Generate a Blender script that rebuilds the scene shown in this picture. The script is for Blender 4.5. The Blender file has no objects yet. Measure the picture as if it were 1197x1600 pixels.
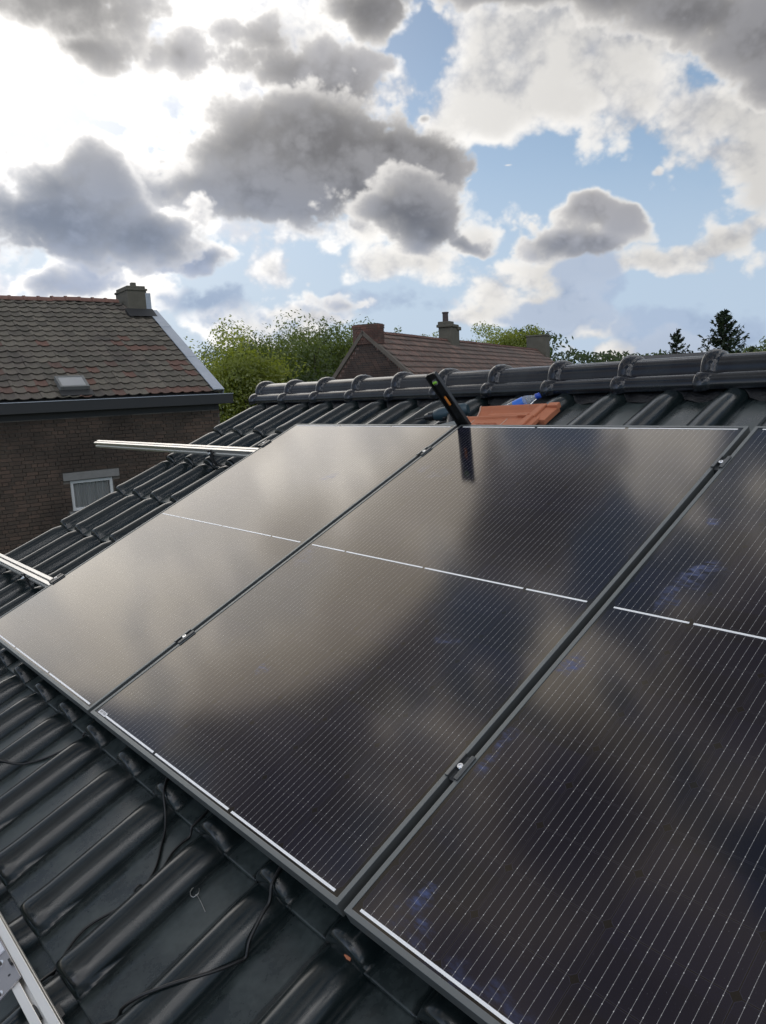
import bpy, bmesh, math, random
import numpy as np
from mathutils import Vector, Matrix, Euler
PI = math.pi
RAD = math.radians
scene = bpy.context.scene
COL = scene.collection
random.seed(11)

# ------------------------------------------------------------------ camera
CAM_Z = 5.6
cam_data = bpy.data.cameras.new('camera')
cam = bpy.data.objects.new('camera', cam_data)
COL.objects.link(cam)
cam_data.sensor_fit = 'VERTICAL'
cam_data.sensor_height = 32.0
cam_data.lens = 1170.66 / 1600.0 * 32.0
cam_data.clip_start = 0.02
cam_data.clip_end = 6000
cam.matrix_world = Matrix(((0.99889, 0.047106, 0.0, 0.0),
                           (-0.0075825, 0.160786, -0.98696, 0.0),
                           (-0.0464922, 0.985865, 0.160964, CAM_Z),
                           (0, 0, 0, 1)))
scene.camera = cam

# ------------------------------------------------------------------ exposure
scene.view_settings.view_transform = 'Standard'
scene.view_settings.look = 'None'
scene.view_settings.exposure = 0.12
scene.view_settings.gamma = 1.0
scene.view_settings.use_curve_mapping = False
scene.cycles.max_bounces = 6
scene.cycles.diffuse_bounces = 3
scene.cycles.glossy_bounces = 3
scene.cycles.transparent_max_bounces = 12
scene.cycles.use_denoising = True
scene.cycles.sample_clamp_indirect = 6.0

# ------------------------------------------------------------------ sun, veiled by cloud
SUN_AZ, SUN_EL = -23.0, 22.0           # degrees; azimuth from +Y towards +X
sun_data = bpy.data.lights.new('sun', 'SUN')
sun_data.energy = 0.5
sun_data.angle = RAD(42)
sun_data.color = (1.0, 0.93, 0.82)
sun = bpy.data.objects.new('sun', sun_data)
COL.objects.link(sun)
SUN_DIR = Vector((math.sin(RAD(SUN_AZ)) * math.cos(RAD(SUN_EL)), math.cos(RAD(SUN_AZ)) * math.cos(RAD(SUN_EL)), math.sin(RAD(SUN_EL))))
sun.rotation_euler = SUN_DIR.to_track_quat('Z', 'Y').to_euler()

# ------------------------------------------------------------------ sky: clear-sky model with procedural cumulus in directions (azimuth, elevation)
# each cloud puff: azimuth, elevation, half width, half height (degrees), tilt, weight
BACK = [(-6.6, 21.0, 3.64, 2.9, -17.0, 0.9), (-7.5, 22.8, 2.65, 1.69, 1.0, 0.8), (-2.9, 19.9, 3.62, 2.81, -1.0, 1.0), (-5.2, 18.6, 4.97, 2.3, -1.0, 1.0), (-16.3, 22.8, 4.01, 1.96, -5.0, 0.9), (-13.0, 22.7, 2.29, 1.23, -6.0, 0.9), (-23.8, 15.8, 2.69, 1.78, -16.0, 0.9), (-20.0, 15.3, 3.56, 1.79, -7.0, 0.9), (-15.4, 15.0, 4.75, 1.76, 6.0, 0.95), (-12.4, 10.3, 4.24, 1.28, -0.0, 1.0), (-18.1, 10.1, 5.07, 1.25, 1.0, 0.8), (15.0, 11.6, 1.66, 1.32, -6.0, 1.25), (13.2, 10.1, 2.05, 1.27, -5.0, 1.2), (16.9, 10.2, 2.0, 1.03, -10.0, 1.2), (14.9, 9.2, 2.64, 0.85, -5.0, 1.1), (-21.6, 8.0, 3.66, 1.09, 0.0, 0.8), (4.4, 18.6, 0.64, 0.46, -4.0, 0.8), (-1.8, 6.2, 2.84, 0.82, -2.0, 0.5)]
MIDDLE = [(-9.6, 17.1, 6.31, 2.88, 13.0, 1.0), (-3.3, 16.6, 8.7, 3.58, -1.0, 1.2), (2.7, 16.2, 5.42, 2.4, -3.0, 1.15), (-6.7, 14.1, 9.05, 2.17, -8.0, 1.05), (-0.7, 14.5, 6.01, 1.89, -2.0, 1.0), (-12.5, 14.1, 3.97, 1.62, 0.0, 0.8), (0.4, 24.7, 4.47, 2.37, -2.0, 1.1), (1.9, 27.0, 6.64, 2.87, -3.0, 1.2), (-20.9, 23.6, 6.52, 3.03, 2.0, 1.45), (-19.6, 21.6, 3.89, 1.61, -2.0, 1.1), (-28.0, 22.2, 5.62, 3.53, 8.0, 1.1)]
FRONT = [(14.8, 24.0, 8.03, 1.48, -9.0, 1.0), (22.5, 22.0, 5.89, 1.95, -13.0, 1.0), (28.3, 20.1, 5.82, 2.85, -17.0, 1.0), (18.9, 26.1, 12.85, 2.45, -10.0, 1.0), (3.0, 12.4, 4.74, 2.37, -8.0, 1.2), (4.4, 11.0, 3.07, 1.38, -3.0, 1.1), (7.4, 10.1, 1.84, 0.52, 1.0, 0.7), (-21.1, 14.1, 5.08, 3.04, -7.0, 1.15), (-22.7, 12.0, 7.9, 2.77, 2.0, 1.3), (-17.5, 11.3, 6.78, 1.9, 1.0, 1.05), (-28.3, 12.3, 6.11, 3.78, 4.0, 1.2)]
BLUE = [(22.4, 2.9, 6.96, 1.73, -4.0, 0.7), (2.7, 6.4, 4.26, 1.36, -3.0, 0.3), (14.9, 6.5, 2.75, 2.63, -4.0, 1.0), (13.8, 4.8, 2.7, 1.79, -4.0, 0.8), (-1.8, 6.2, 2.84, 1.0, -2.0, 0.3), (-11.8, 6.9, 4.53, 2.22, -1.0, 0.8), (12.0, 4.5, 2.28, 1.27, -4.0, 0.7)]
WHITE = [(-7.3, 23.2, 11.48, 4.89, 0.0, 1.3), (-12.3, 20.4, 9.07, 2.41, 2.0, 1.15), (-0.3, 20.9, 6.34, 4.41, -2.0, 1.0), (-21.9, 19.3, 4.69, 0.93, 5.0, 0.8), (10.4, 19.1, 9.13, 3.99, 3.0, 1.5), (16.9, 19.1, 10.59, 4.11, -12.0, 1.6), (24.1, 16.2, 7.51, 3.53, -17.0, 1.5), (26.1, 12.6, 5.45, 1.76, -18.0, 1.35), (30.3, 14.4, 6.97, 4.94, -11.0, 1.1), (14.8, 21.8, 14.0, 3.11, -7.0, 1.5), (5.4, 16.4, 4.08, 1.6, -21.0, 0.9), (1.2, 23.7, 5.38, 2.07, -3.0, 1), (-7.5, 9.2, 2.25, 2.03, -26.0, 1.2), (-6.2, 8.1, 1.83, 1.09, -21.0, 1.0), (-11.3, 12.5, 5.28, 1.91, -10.0, 0.8), (-14.2, 10.2, 6.55, 1.71, -5.0, 0.75), (-4.1, 11.9, 5.08, 1.2, -6.0, 0.8), (1.9, 9.4, 5.63, 1.32, -5.0, 1.2), (0.9, 8.8, 3.06, 0.8, -3.0, 0.8), (7.7, 10.1, 2.28, 0.7, 7.0, 0.8), (-20.4, 8.0, 8.69, 1.69, 0.0, 1.3), (-24.9, 7.2, 2.72, 1.65, 0.0, 1.2), (-15.7, 7.8, 2.62, 2.17, -1.0, 1.1), (-11.0, 5.5, 4.12, 1.81, -2.0, 0.9), (20.7, 7.8, 4.73, 0.84, -2.0, 1.3), (24.1, 8.4, 3.26, 0.62, 6.0, 1.1), (8.4, 6.9, 4.12, 2.17, 11.0, 1.15), (6.4, 5.3, 3.51, 1.56, 6.0, 1.2), (12.0, 7.8, 3.64, 1.74, -9.0, 1.1), (12.9, 5.5, 3.42, 1.77, -14.0, 1.05), (4.5, 4.9, 1.89, 0.73, -3.0, 0.7), (15.6, 3.6, 2.22, 0.99, -4.0, 0.7), (11.0, 14.5, 0.45, 0.24, -5.0, 0.7), (20.3, 13.3, 0.57, 0.31, -7.0, 0.8), (8.8, 14.3, 0.45, 0.2, -5.0, 0.6), (19.1, 2.0, 8.58, 0.89, -3.0, 0.9), (-4.4, 5.8, 3.78, 0.91, -2.0, 1.0), (-3.7, 8.0, 0.66, 0.72, -2.0, 0.6)]

# unseen cloud above and beside the view, placed to shape the panel reflections
MIDDLE += [(-12, 37.5, 9, 3.8, 0, 1.5), (-25, 38, 9, 3.6, 0, 1.5), (-39, 36, 9, 3.6, 8, 1.5), (-26, 31.8, 5, 2.4, 20, 1.2), (-8, 44, 12, 5.5, 10, 1.5), (-28, 40.5, 13, 6, -4, 1.6), (-46, 42, 14, 7.5, 0, 1.5),
         (16, 34, 12, 4, -5, .95), (-54, 56, 10, 5, 0, 0.9), (38, 30, 10, 6, 0, 1.0), (-32, 60, 16, 6, 0, 1.4), (4, 62, 20, 7, 0, 1.4), (30, 56, 14, 7, 0, 1.3),
         (50, 14, 12, 4, 0, 1), (-70, 20, 14, 5, 0, 1), (80, 24, 15, 6, 0, 1)]
WHITE += [(-17, 28.5, 9, 4.5, 0, 1.4), (-34, 28.5, 7, 3.8, 15, 1.4), (-45, 21, 9, 6, 0, 0.8), (9, 46, 9, 6, 5, 1.5), (-17, 54, 8, 3.6, 0, 1.3), (-42, 24, 10, 4, 0, 1), (24, 44, 9, 5, 0, 1.0),
          (30, 30, 14, 7, 0, 1.0), (5, 36, 14, 4, 0, 1.0)]


SKY_PX = 13                                  # map pixels per degree
SKY_W, SKY_H, SKY_ROWS = 360 * SKY_PX, 180 * SKY_PX, 94 * SKY_PX    # rows from elevation -4 to 90


def cubic_rows(n_out, n_in, periodic):
    """interpolation weights: a uniform cubic B-spline from n_in knots to n_out samples"""
    x = np.arange(n_out) * (n_in / n_out if periodic else (n_in - 3) / n_out)
    i = np.floor(x).astype(int)
    t = x - i
    w = np.stack([(1 - t) ** 3, 3 * t ** 3 - 6 * t ** 2 + 4, -3 * t ** 3 + 3 * t ** 2 + 3 * t + 1, t ** 3], 1) / 6.0
    idx = i[:, None] + np.arange(4)[None, :]
    return (idx % n_in if periodic else np.minimum(idx, n_in - 1)), w


def lattice(rng, cell, squash=1.0):
    """smooth random field of about unit variance over the sky map, cell = feature size in degrees"""
    nx = max(4, int(round(360 / cell)))
    ny = max(6, int(round(94 / (cell * squash)))) + 3
    g = rng.standard_normal((ny, nx)).astype(np.float32)
    iy, wy = cubic_rows(SKY_ROWS, ny, False)
    ix, wx = cubic_rows(SKY_W, nx, True)
    r = sum(g[iy[:, k]] * wy[:, k, None].astype(np.float32) for k in range(4))
    r = sum(r[:, ix[:, k]] * wx[None, :, k].astype(np.float32) for k in range(4))
    return r * 2.1


def fbm(rng, cell, octaves, gain=0.5, billow=False, squash=0.8):
    out, amp = 0.0, 1.0
    for k in range(octaves):
        n = lattice(rng, cell, squash)
        out = out + amp * (np.abs(n) - 0.8 if billow else n)
        cell *= 0.52
        amp *= gain
    return out


def smooth(x, a, b):
    t = np.clip((x - a) / (b - a), 0, 1)
    return t * t * (3 - 2 * t)


def box_blur(a, r):
    """two passes of a box blur, wrapping in azimuth"""
    for _ in range(2):
        p = np.concatenate([a[:, -r:], a, a[:, :r]], 1)
        c = np.cumsum(np.pad(p, ((0, 0), (1, 0))), 1, dtype=np.float64)
        a = ((c[:, 2 * r + 1:] - c[:, :-(2 * r + 1)]) / (2 * r + 1)).astype(np.float32)
        p = np.pad(a, ((r, r), (0, 0)), mode='edge')
        c = np.cumsum(np.pad(p, ((1, 0), (0, 0))), 0, dtype=np.float64)
        a = ((c[2 * r + 1:] - c[:-(2 * r + 1)]) / (2 * r + 1)).astype(np.float32)
    return a


def puffs(lst, A, E):
    f = np.full(A.shape, -1.5, np.float32)
    for a, e, rx, ry, rot, w in lst:
        R_ = max(rx, ry) * 2.6 + 4
        i0, i1 = max(0, int((e - R_ + 4) * SKY_PX)), min(SKY_ROWS, int((e + R_ + 4) * SKY_PX))
        j0, j1 = max(0, int((a - R_ + 180) * SKY_PX)), min(SKY_W, int((a + R_ + 180) * SKY_PX))
        if i1 <= i0 or j1 <= j0:
            continue
        x, y = A[i0:i1, j0:j1] - a, E[i0:i1, j0:j1] - e
        c, s = math.cos(RAD(rot)), math.sin(RAD(rot))
        g = w * (1 - np.sqrt(((x * c + y * s) / rx) ** 2 + ((-x * s + y * c) / ry) ** 2))
        o = f[i0:i1, j0:j1]
        h = np.clip(0.5 + (g - o) / 0.4, 0, 1)
        f[i0:i1, j0:j1] = o * (1 - h) + g * h + 0.2 * h * (1 - h)
    return f


def cloud_map():
    rng = np.random.default_rng(5)
    azd = (np.arange(SKY_W, dtype=np.float32) + 0.5) / SKY_PX - 180
    eld = (np.arange(SKY_ROWS, dtype=np.float32) + 0.5) / SKY_PX - 4
    AZ, EL = np.meshgrid(azd, eld)
    wx = fbm(rng, 3.2, 4, 0.55)
    wy = fbm(rng, 3.2, 4, 0.55)
    A, E = AZ + wx * 0.42, EL + wy * 0.34
    n1 = fbm(rng, 4.0, 7, 0.62)                     # fractal
    bl = fbm(rng, 2.6, 6, 0.60, True)               # billows
    big = fbm(rng, 22.0, 7, 0.52, False, 0.6)       # the cloud field all round
    outside = smooth(np.sqrt((AZ / 34) ** 2 + ((EL - 12) / 30) ** 2), 0.9, 1.5)
    field = np.where(outside > 0, 0.55 * (big - 0.35) - 1.4 * (1 - outside), -2)
    w = np.maximum(puffs(WHITE, A, E), np.where(outside > 0, 0.55 * (big + 0.15) - 1.4 * (1 - outside), -2))
    b = puffs(BLUE, A, E)
    n2 = n1[::-1, ::-1]
    b2 = bl[::-1, ::-1]
    layers = []
    for lst, f0, na, ba in ((BACK, field, n2, bl), (MIDDLE, -2, n1, b2), (FRONT, -2, n2, b2)):
        layers.append((np.maximum(puffs(lst, A, E), f0) + 0.14 * na + 0.24 * ba, na, ba))
    dmax = np.maximum(np.maximum(layers[0][0], layers[1][0]), layers[2][0])
    w = w + 0.24 * n1 + 0.22 * bl
    b = b + 0.15 * n1 + 0.16 * bl
    w = np.maximum(w, dmax + 0.09 + 0.12 * n1)           # sunlit fringe behind every dark cloud
    cosang = (np.sin(RAD(SUN_EL)) * np.sin(np.radians(EL)) + np.cos(RAD(SUN_EL)) * np.cos(np.radians(EL)) * np.cos(np.radians(AZ - SUN_AZ)))
    ang = np.degrees(np.arccos(np.clip(cosang, -1, 1)))
    glow, wide = np.exp(-(ang / 12) ** 2), np.exp(-(ang / 25) ** 2)
    front = smooth(ang, 60, 125)                    # front-lit cloud out of view, brightened further to lift the foreground light
    sx, sy = SUN_AZ - AZ, SUN_EL - EL
    ln = np.sqrt(sx * sx + sy * sy) + 1e-3
    sx, sy = sx / ln, sy / ln
    ii, jj = np.meshgrid(np.arange(SKY_ROWS), np.arange(SKY_W), indexing='ij')
    c3 = lambda *v: np.array(v, np.float32)
    # white cloud
    wt_ = smooth(n1 * 0.20 + n2 * 0.16 + bl * 0.30 + 0.30, -0.35, 0.75)
    white = c3(5.0, 5.15, 5.6) + (c3(9.5, 9.3, 9.0) - c3(5.0, 5.15, 5.6)) * wt_[..., None]
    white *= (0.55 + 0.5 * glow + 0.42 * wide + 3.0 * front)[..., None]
    white *= (1 + 1.5 * smooth(EL, 28, 42) * (1 - smooth(EL, 56, 62)))[..., None]      # unseen white cloud above the view, brightened for the panel reflections
    white *= (1 - 0.22 * smooth(box_blur(np.clip(w, 0, 1), 6) + 0.1 * n1, 0.5, 1.1) * (1 - glow))[..., None]
    aw = smooth(w, 0.0, 0.46) * (0.72 + 0.28 * smooth(w, 0.2, 0.8))
    bt = smooth(n1 * 0.2 + bl * 0.2, -0.3, 0.4)
    blue = c3(1.75, 2.3, 3.3) + (c3(2.5, 3.1, 4.1) - c3(1.75, 2.3, 3.3)) * bt[..., None]
    ab = smooth(b, 0.05, 0.45) * 0.82
    # thin milky cloud low down
    low = smooth(big * 0.35 + n1 * 0.20 + 0.25, -0.1, 0.7) * (1 - smooth(EL, 6, 17)) * 0.26
    rgb = c3(4.3, 4.6, 5.0) * low[..., None]
    al = low
    rgb = rgb * (1 - aw[..., None]) + white * aw[..., None]
    al = al + aw * (1 - al)
    rgb = rgb * (1 - ab[..., None]) + blue * ab[..., None]
    al = al + ab * (1 - al)
    # dark clouds lit from behind, far to near: grey where thick, bright where thin
    warm = smooth(EL + 0.22 * AZ, 5.0, 17.0)[..., None]
    lo_c = c3(1.6, 2.2, 3.4) * (1 - warm) + c3(1.9, 1.9, 2.05) * warm
    hi_c = c3(3.1, 3.8, 5.3) * (1 - warm) + c3(3.8, 3.8, 4.05) * warm
    rim = c3(9.6, 9.3, 8.9) * (0.56 + 0.55 * glow + 0.25 * wide)[..., None]
    for k, (d, na, ba) in enumerate(layers):
        tau = np.clip(d, 0, 1.1)
        body = box_blur(tau, 9)
        shade = np.zeros_like(tau)
        for step in (0.5, 1.2, 2.2, 3.6):
            q = step * SKY_PX
            shade += tau[np.clip(ii + (sy * q).astype(np.int32), 0, SKY_ROWS - 1), (jj + (sx * q).astype(np.int32)) % SKY_W]
        shade = shade / 4
        tex = smooth(0.42 * ba + 0.30 * na - 0.55 * (body - 0.5), -0.55, 0.85)[..., None]
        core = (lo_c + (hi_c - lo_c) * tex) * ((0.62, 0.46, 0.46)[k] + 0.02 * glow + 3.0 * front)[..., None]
        thin = np.exp(-2.1 * tau - 1.7 * shade - 0.9 * body)[..., None]
        dark = core + (rim - core) * np.clip(thin * 1.45, 0, 1)
        ad = smooth(d, -0.10, 0.34)
        rgb = rgb * (1 - ad[..., None]) + dark * ad[..., None]
        al = al * (1 - ad) + ad
    veil = (0.05 * glow + 0.03 * wide)                 # forward-scattered light round the hidden sun
    rgb = rgb * (1 - veil[..., None]) + c3(9.2, 8.9, 8.3) * veil[..., None]
    al = al * (1 - veil) + veil
    out = np.zeros((SKY_H, SKY_W, 4), np.float32)
    r0 = 86 * SKY_PX
    fade = smooth(EL, -1.0, 0.5)
    out[r0:, :, :3] = rgb * fade[..., None]           # colour already multiplied by coverage
    out[r0:, :, 3] = al * fade
    return out



world = bpy.data.worlds.new('World')
scene.world = world
world.use_nodes = True
wt = world.node_tree
wt.nodes.clear()


class NB:
    """tiny node builder: every call adds a node and returns its output socket"""
    def __init__(self, tree):
        self.t = tree

    def node(self, kind, **kw):
        n = self.t.nodes.new(kind)
        for k, v in kw.items():
            setattr(n, k, v)
        return n

    def put(self, sock, v):
        if isinstance(v, bpy.types.NodeSocket):
            self.t.links.new(v, sock)
        elif v is not None:
            sock.default_value = v

    def m(self, op, a, b=None, c=None, clamp=False):
        n = self.node('ShaderNodeMath', operation=op, use_clamp=clamp)
        for i, v in enumerate((a, b, c)):
            self.put(n.inputs[i], v)
        return n.outputs[0]

    def vm(self, op, a, b=None, s=None):
        n = self.node('ShaderNodeVectorMath', operation=op)
        self.put(n.inputs[0], a)
        if b is not None:
            self.put(n.inputs[1], b)
        if s is not None:
            self.put(n.inputs['Scale'], s)
        return n.outputs['Value'] if op in ('LENGTH', 'DOT_PRODUCT', 'DISTANCE') else n.outputs['Vector']

    def sep(self, v):
        n = self.node('ShaderNodeSeparateXYZ')
        self.put(n.inputs[0], v)
        return n.outputs[0], n.outputs[1], n.outputs[2]

    def comb(self, x, y, z):
        n = self.node('ShaderNodeCombineXYZ')
        for i, v in enumerate((x, y, z)):
            self.put(n.inputs[i], v)
        return n.outputs[0]

    def noise(self, vec, scale, detail=2.0, rough=0.5, dist=0.0, dims='3D', lac=2.0):
        n = self.node('ShaderNodeTexNoise', noise_dimensions=dims)
        if vec is not None:
            self.put(n.inputs['Vector'], vec)
        n.inputs['Scale'].default_value = scale
        n.inputs['Detail'].default_value = detail
        n.inputs['Roughness'].default_value = rough
        n.inputs['Lacunarity'].default_value = lac
        n.inputs['Distortion'].default_value = dist
        return n.outputs['Fac']

    def voro(self, vec, scale, feature='F1', rand=1.0, smooth=0.5, detail=0.0):
        n = self.node('ShaderNodeTexVoronoi', feature=feature)
        if vec is not None:
            self.put(n.inputs['Vector'], vec)
        n.inputs['Scale'].default_value = scale
        n.inputs['Randomness'].default_value = rand
        n.inputs['Detail'].default_value = detail
        if 'Smoothness' in n.inputs and feature == 'SMOOTH_F1':
            n.inputs['Smoothness'].default_value = smooth
        return n

    def ramp(self, v, a, b, lo=0.0, hi=1.0, kind='SMOOTHSTEP'):
        n = self.node('ShaderNodeMapRange', interpolation_type=kind)
        n.clamp = True if kind == 'LINEAR' else n.clamp
        self.put(n.inputs[0], v)
        for i, x in enumerate((a, b, lo, hi)):
            self.put(n.inputs[i + 1], x)
        return n.outputs[0]

    def mix(self, f, a, b, kind='RGBA', blend='MIX'):
        n = self.node('ShaderNodeMix', data_type=kind, blend_type=blend) if kind == 'RGBA' else self.node('ShaderNodeMix', data_type=kind)
        i = 6 if kind == 'RGBA' else 2
        self.put(n.inputs[0], f)
        for k, v in ((i, a), (i + 1, b)):
            if isinstance(v, tuple) and len(v) == 3:
                v = v + (1.0,)
            self.put(n.inputs[k], v)
        return n.outputs[2] if kind == 'RGBA' else n.outputs[0]



W = NB(wt)
tc = W.node('ShaderNodeTexCoord')
D = W.vm('NORMALIZE', tc.outputs['Generated'])
dx, dy, dz = W.sep(D)
az = W.m('ARCTAN2', dx, dy)
el = W.m('ARCSINE', dz)
cloud_img = bpy.data.images.new('cloud_cover', SKY_W, SKY_H, alpha=True, float_buffer=True)
cloud_img.colorspace_settings.name = 'Non-Color'
cloud_img.alpha_mode = 'CHANNEL_PACKED'
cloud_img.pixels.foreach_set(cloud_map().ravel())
cloud_img.update()
cloud_img.pack()
clouds = W.node('ShaderNodeTexImage', extension='EXTEND', interpolation='Linear')
clouds.image = cloud_img
W.put(clouds.inputs[0], W.comb(W.m('MULTIPLY_ADD', az, 0.5 / PI, 0.5), W.m('MULTIPLY_ADD', el, 1 / PI, 0.5), 0.0))
sky = W.node('ShaderNodeTexSky', sky_type='NISHITA')
sky.sun_disc = False
sky.sun_elevation = RAD(SUN_EL)
sky.sun_rotation = RAD(SUN_AZ)
sky.air_density = 1.0
sky.dust_density = 0.4
sky.ozone_density = 2.0
SKY_STRENGTH = 0.15
clear = W.vm('MULTIPLY', sky.outputs[0], (0.60, 0.59, 0.57))
hf = W.ramp(el, 0.0, RAD(26), 0.92, 0.12)
clear = W.mix(hf, clear, (2.45, 3.35, 4.6))
keep = W.m('SUBTRACT', 1.0, clouds.outputs['Alpha'])
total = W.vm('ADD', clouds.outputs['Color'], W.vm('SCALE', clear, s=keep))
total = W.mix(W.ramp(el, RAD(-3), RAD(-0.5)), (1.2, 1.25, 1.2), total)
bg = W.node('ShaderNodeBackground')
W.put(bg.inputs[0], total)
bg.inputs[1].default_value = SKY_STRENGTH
wo = W.node('ShaderNodeOutputWorld')
wt.links.new(bg.outputs[0], wo.inputs[0])
world.cycles.sampling_method = 'MANUAL'
world.cycles.sample_map_resolution = 1024


# ================================================================== helpers
def link(o, parent=None):
    COL.objects.link(o)
    if parent is not None:
        o.parent = parent
    return o


def thing(name, label, cat, mat=None, group=None):
    """an Empty at the thing's base that parents its parts"""
    o = bpy.data.objects.new(name, None)
    o.empty_display_size = 0.1
    COL.objects.link(o)
    if mat is not None:
        o.matrix_world = mat
    tag(o, label, cat, group)
    return o


def tag(o, label=None, cat=None, group=None, kind=None):
    if label: o['label'] = label
    if cat: o['category'] = cat
    if group: o['group'] = group
    if kind: o['kind'] = kind
    return o


class MB:
    """collects vertices and faces of ONE mesh"""
    def __init__(self):
        self.v, self.f, self.mi = [], [], []
        self.slot = 0

    def add(self, vs, fs):
        b = len(self.v)
        self.v += [tuple(p) for p in vs]
        self.f += [tuple(i + b for i in q) for q in fs]
        self.mi += [self.slot] * len(fs)
        return self

    def box(self, c, s, rot=None):
        hx, hy, hz = s[0] / 2, s[1] / 2, s[2] / 2
        vs = [Vector((x, y, z)) for x in (-hx, hx) for y in (-hy, hy) for z in (-hz, hz)]
        if rot is not None:
            R_ = rot if isinstance(rot, Matrix) else Euler(rot).to_matrix()
            vs = [R_ @ p for p in vs]
        c = Vector(c)
        return self.add([p + c for p in vs], [(0, 1, 3, 2), (4, 6, 7, 5), (0, 4, 5, 1), (2, 3, 7, 6), (0, 2, 6, 4), (1, 5, 7, 3)])

    def prism(self, poly, p0, ax, ux, uy, length):
        """closed polygon (list of (x, y) in the axes ux, uy) pushed along ax"""
        p0, ax, ux, uy = Vector(p0), Vector(ax), Vector(ux), Vector(uy)
        n = len(poly)
        a = [p0 + ux * x + uy * y for x, y in poly]
        b = [p + ax * length for p in a]
        fs = [(i, (i + 1) % n, n + (i + 1) % n, n + i) for i in range(n)]
        fs += [tuple(range(n))[::-1], tuple(range(n, 2 * n))]
        return self.add(a + b, fs)

    def tube(self, path, r, n=8, cap=True, radii=None):
        path = [Vector(p) for p in path]
        rings = []
        up = None
        for i, p in enumerate(path):
            t = (path[min(i + 1, len(path) - 1)] - path[max(i - 1, 0)]).normalized()
            if up is None:
                up = t.orthogonal().normalized()
            up = (up - t * up.dot(t)).normalized()
            w = t.cross(up)
            rr = radii[i] if radii else r
            rings.append([p + (up * math.cos(2 * PI * k / n) + w * math.sin(2 * PI * k / n)) * rr for k in range(n)])
        vs = [q for ring in rings for q in ring]
        fs = []
        for i in range(len(path) - 1):
            for k in range(n):
                fs.append((i * n + k, i * n + (k + 1) % n, (i + 1) * n + (k + 1) % n, (i + 1) * n + k))
        if cap:
            fs += [tuple(range(n))[::-1], tuple(range((len(path) - 1) * n, len(path) * n))]
        return self.add(vs, fs)

    def lathe(self, prof, c, ax, n=20):
        """profile [(distance along ax, radius)] turned about ax"""
        ax = Vector(ax).normalized()
        u = ax.orthogonal().normalized()
        w = ax.cross(u)
        c = Vector(c)
        vs, fs = [], []
        for d, r in prof:
            vs += [c + ax * d + (u * math.cos(2 * PI * k / n) + w * math.sin(2 * PI * k / n)) * r for k in range(n)]
        for i in range(len(prof) - 1):
            for k in range(n):
                fs.append((i * n + k, i * n + (k + 1) % n, (i + 1) * n + (k + 1) % n, (i + 1) * n + k))
        fs += [tuple(range(n))[::-1], tuple(range((len(prof) - 1) * n, len(prof) * n))]
        return self.add(vs, fs)

    def grid(self, pts, flip=False):
        """rows of points -> quads"""
        m, n = len(pts), len(pts[0])
        fs = []
        for i in range(m - 1):
            for j in range(n - 1):
                q = (i * n + j, i * n + j + 1, (i + 1) * n + j + 1, (i + 1) * n + j)
                fs.append(q[::-1] if flip else q)
        return self.add([p for r in pts for p in r], fs)

    def mesh(self, name, mats, smooth=None):
        me = bpy.data.meshes.new(name)
        me.from_pydata(self.v, [], self.f)
        for m in (mats if isinstance(mats, (list, tuple)) else [mats]):
            me.materials.append(m)
        if self.slot:
            me.polygons.foreach_set('material_index', self.mi)
        if smooth is not None:
            me.polygons.foreach_set('use_smooth', [True] * len(me.polygons))
            me.set_sharp_from_angle(angle=RAD(smooth))
        me.update()
        return me

    def build(self, name, mats, parent=None, smooth=None, bevel=0.0, seg=2, loc=None):
        bm = bmesh.new()
        me = self.mesh(name, mats, smooth)
        bm.from_mesh(me)
        bmesh.ops.recalc_face_normals(bm, faces=bm.faces)
        bm.to_mesh(me)
        bm.free()
        o = bpy.data.objects.new(name, me)
        link(o, parent)
        if loc is not None:
            o.location = loc
        if bevel:
            b = o.modifiers.new('bevel', 'BEVEL')
            b.width = bevel
            b.segments = seg
            b.limit_method = 'ANGLE'
            b.angle_limit = RAD(40)
            b.harden_normals = False
        return o


def inst(name, me, parent, loc=(0, 0, 0), rot=None):
    o = bpy.data.objects.new(name, me)
    link(o, parent)
    o.location = loc
    if rot is not None:
        o.rotation_euler = rot
    return o


def material(name, base, rough=0.5, metal=0.0, spec=0.5, **kw):
    m = bpy.data.materials.new(name)
    m.use_nodes = True
    b = m.node_tree.nodes['Principled BSDF']
    b.inputs['Base Color'].default_value = (*base, 1)
    b.inputs['Roughness'].default_value = rough
    b.inputs['Metallic'].default_value = metal
    b.inputs['Specular IOR Level'].default_value = spec
    for k, v in kw.items():
        b.inputs[k.replace('_', ' ')].default_value = v
    return m, NB(m.node_tree), b


def bump(nb, b, h, strength=0.3, dist=0.002):
    n = nb.node('ShaderNodeBump')
    n.inputs['Strength'].default_value = strength
    n.inputs['Distance'].default_value = dist
    nb.put(n.inputs['Height'], h)
    nb.t.links.new(n.outputs[0], b.inputs['Normal'])


def objco(nb):
    return nb.node('ShaderNodeTexCoord').outputs['Object']


def worldco(nb):
    return nb.node('ShaderNodeNewGeometry').outputs['Position']


# the roof frame: u to the right along the eaves, v up the slope, n out of the roof; origin at the lower left corner of the middle panel
ROOF = Matrix(((0.656209, 0.687978, -0.309961, -0.854528),
               (-0.754579, 0.598290, -0.269553, 2.006103),
               (0.0, 0.410773, 0.911738, -0.860618 + CAM_Z),
               (0, 0, 0, 1)))


def at_roof(u, v, n):
    return ROOF @ Matrix.Translation((u, v, n))


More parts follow.
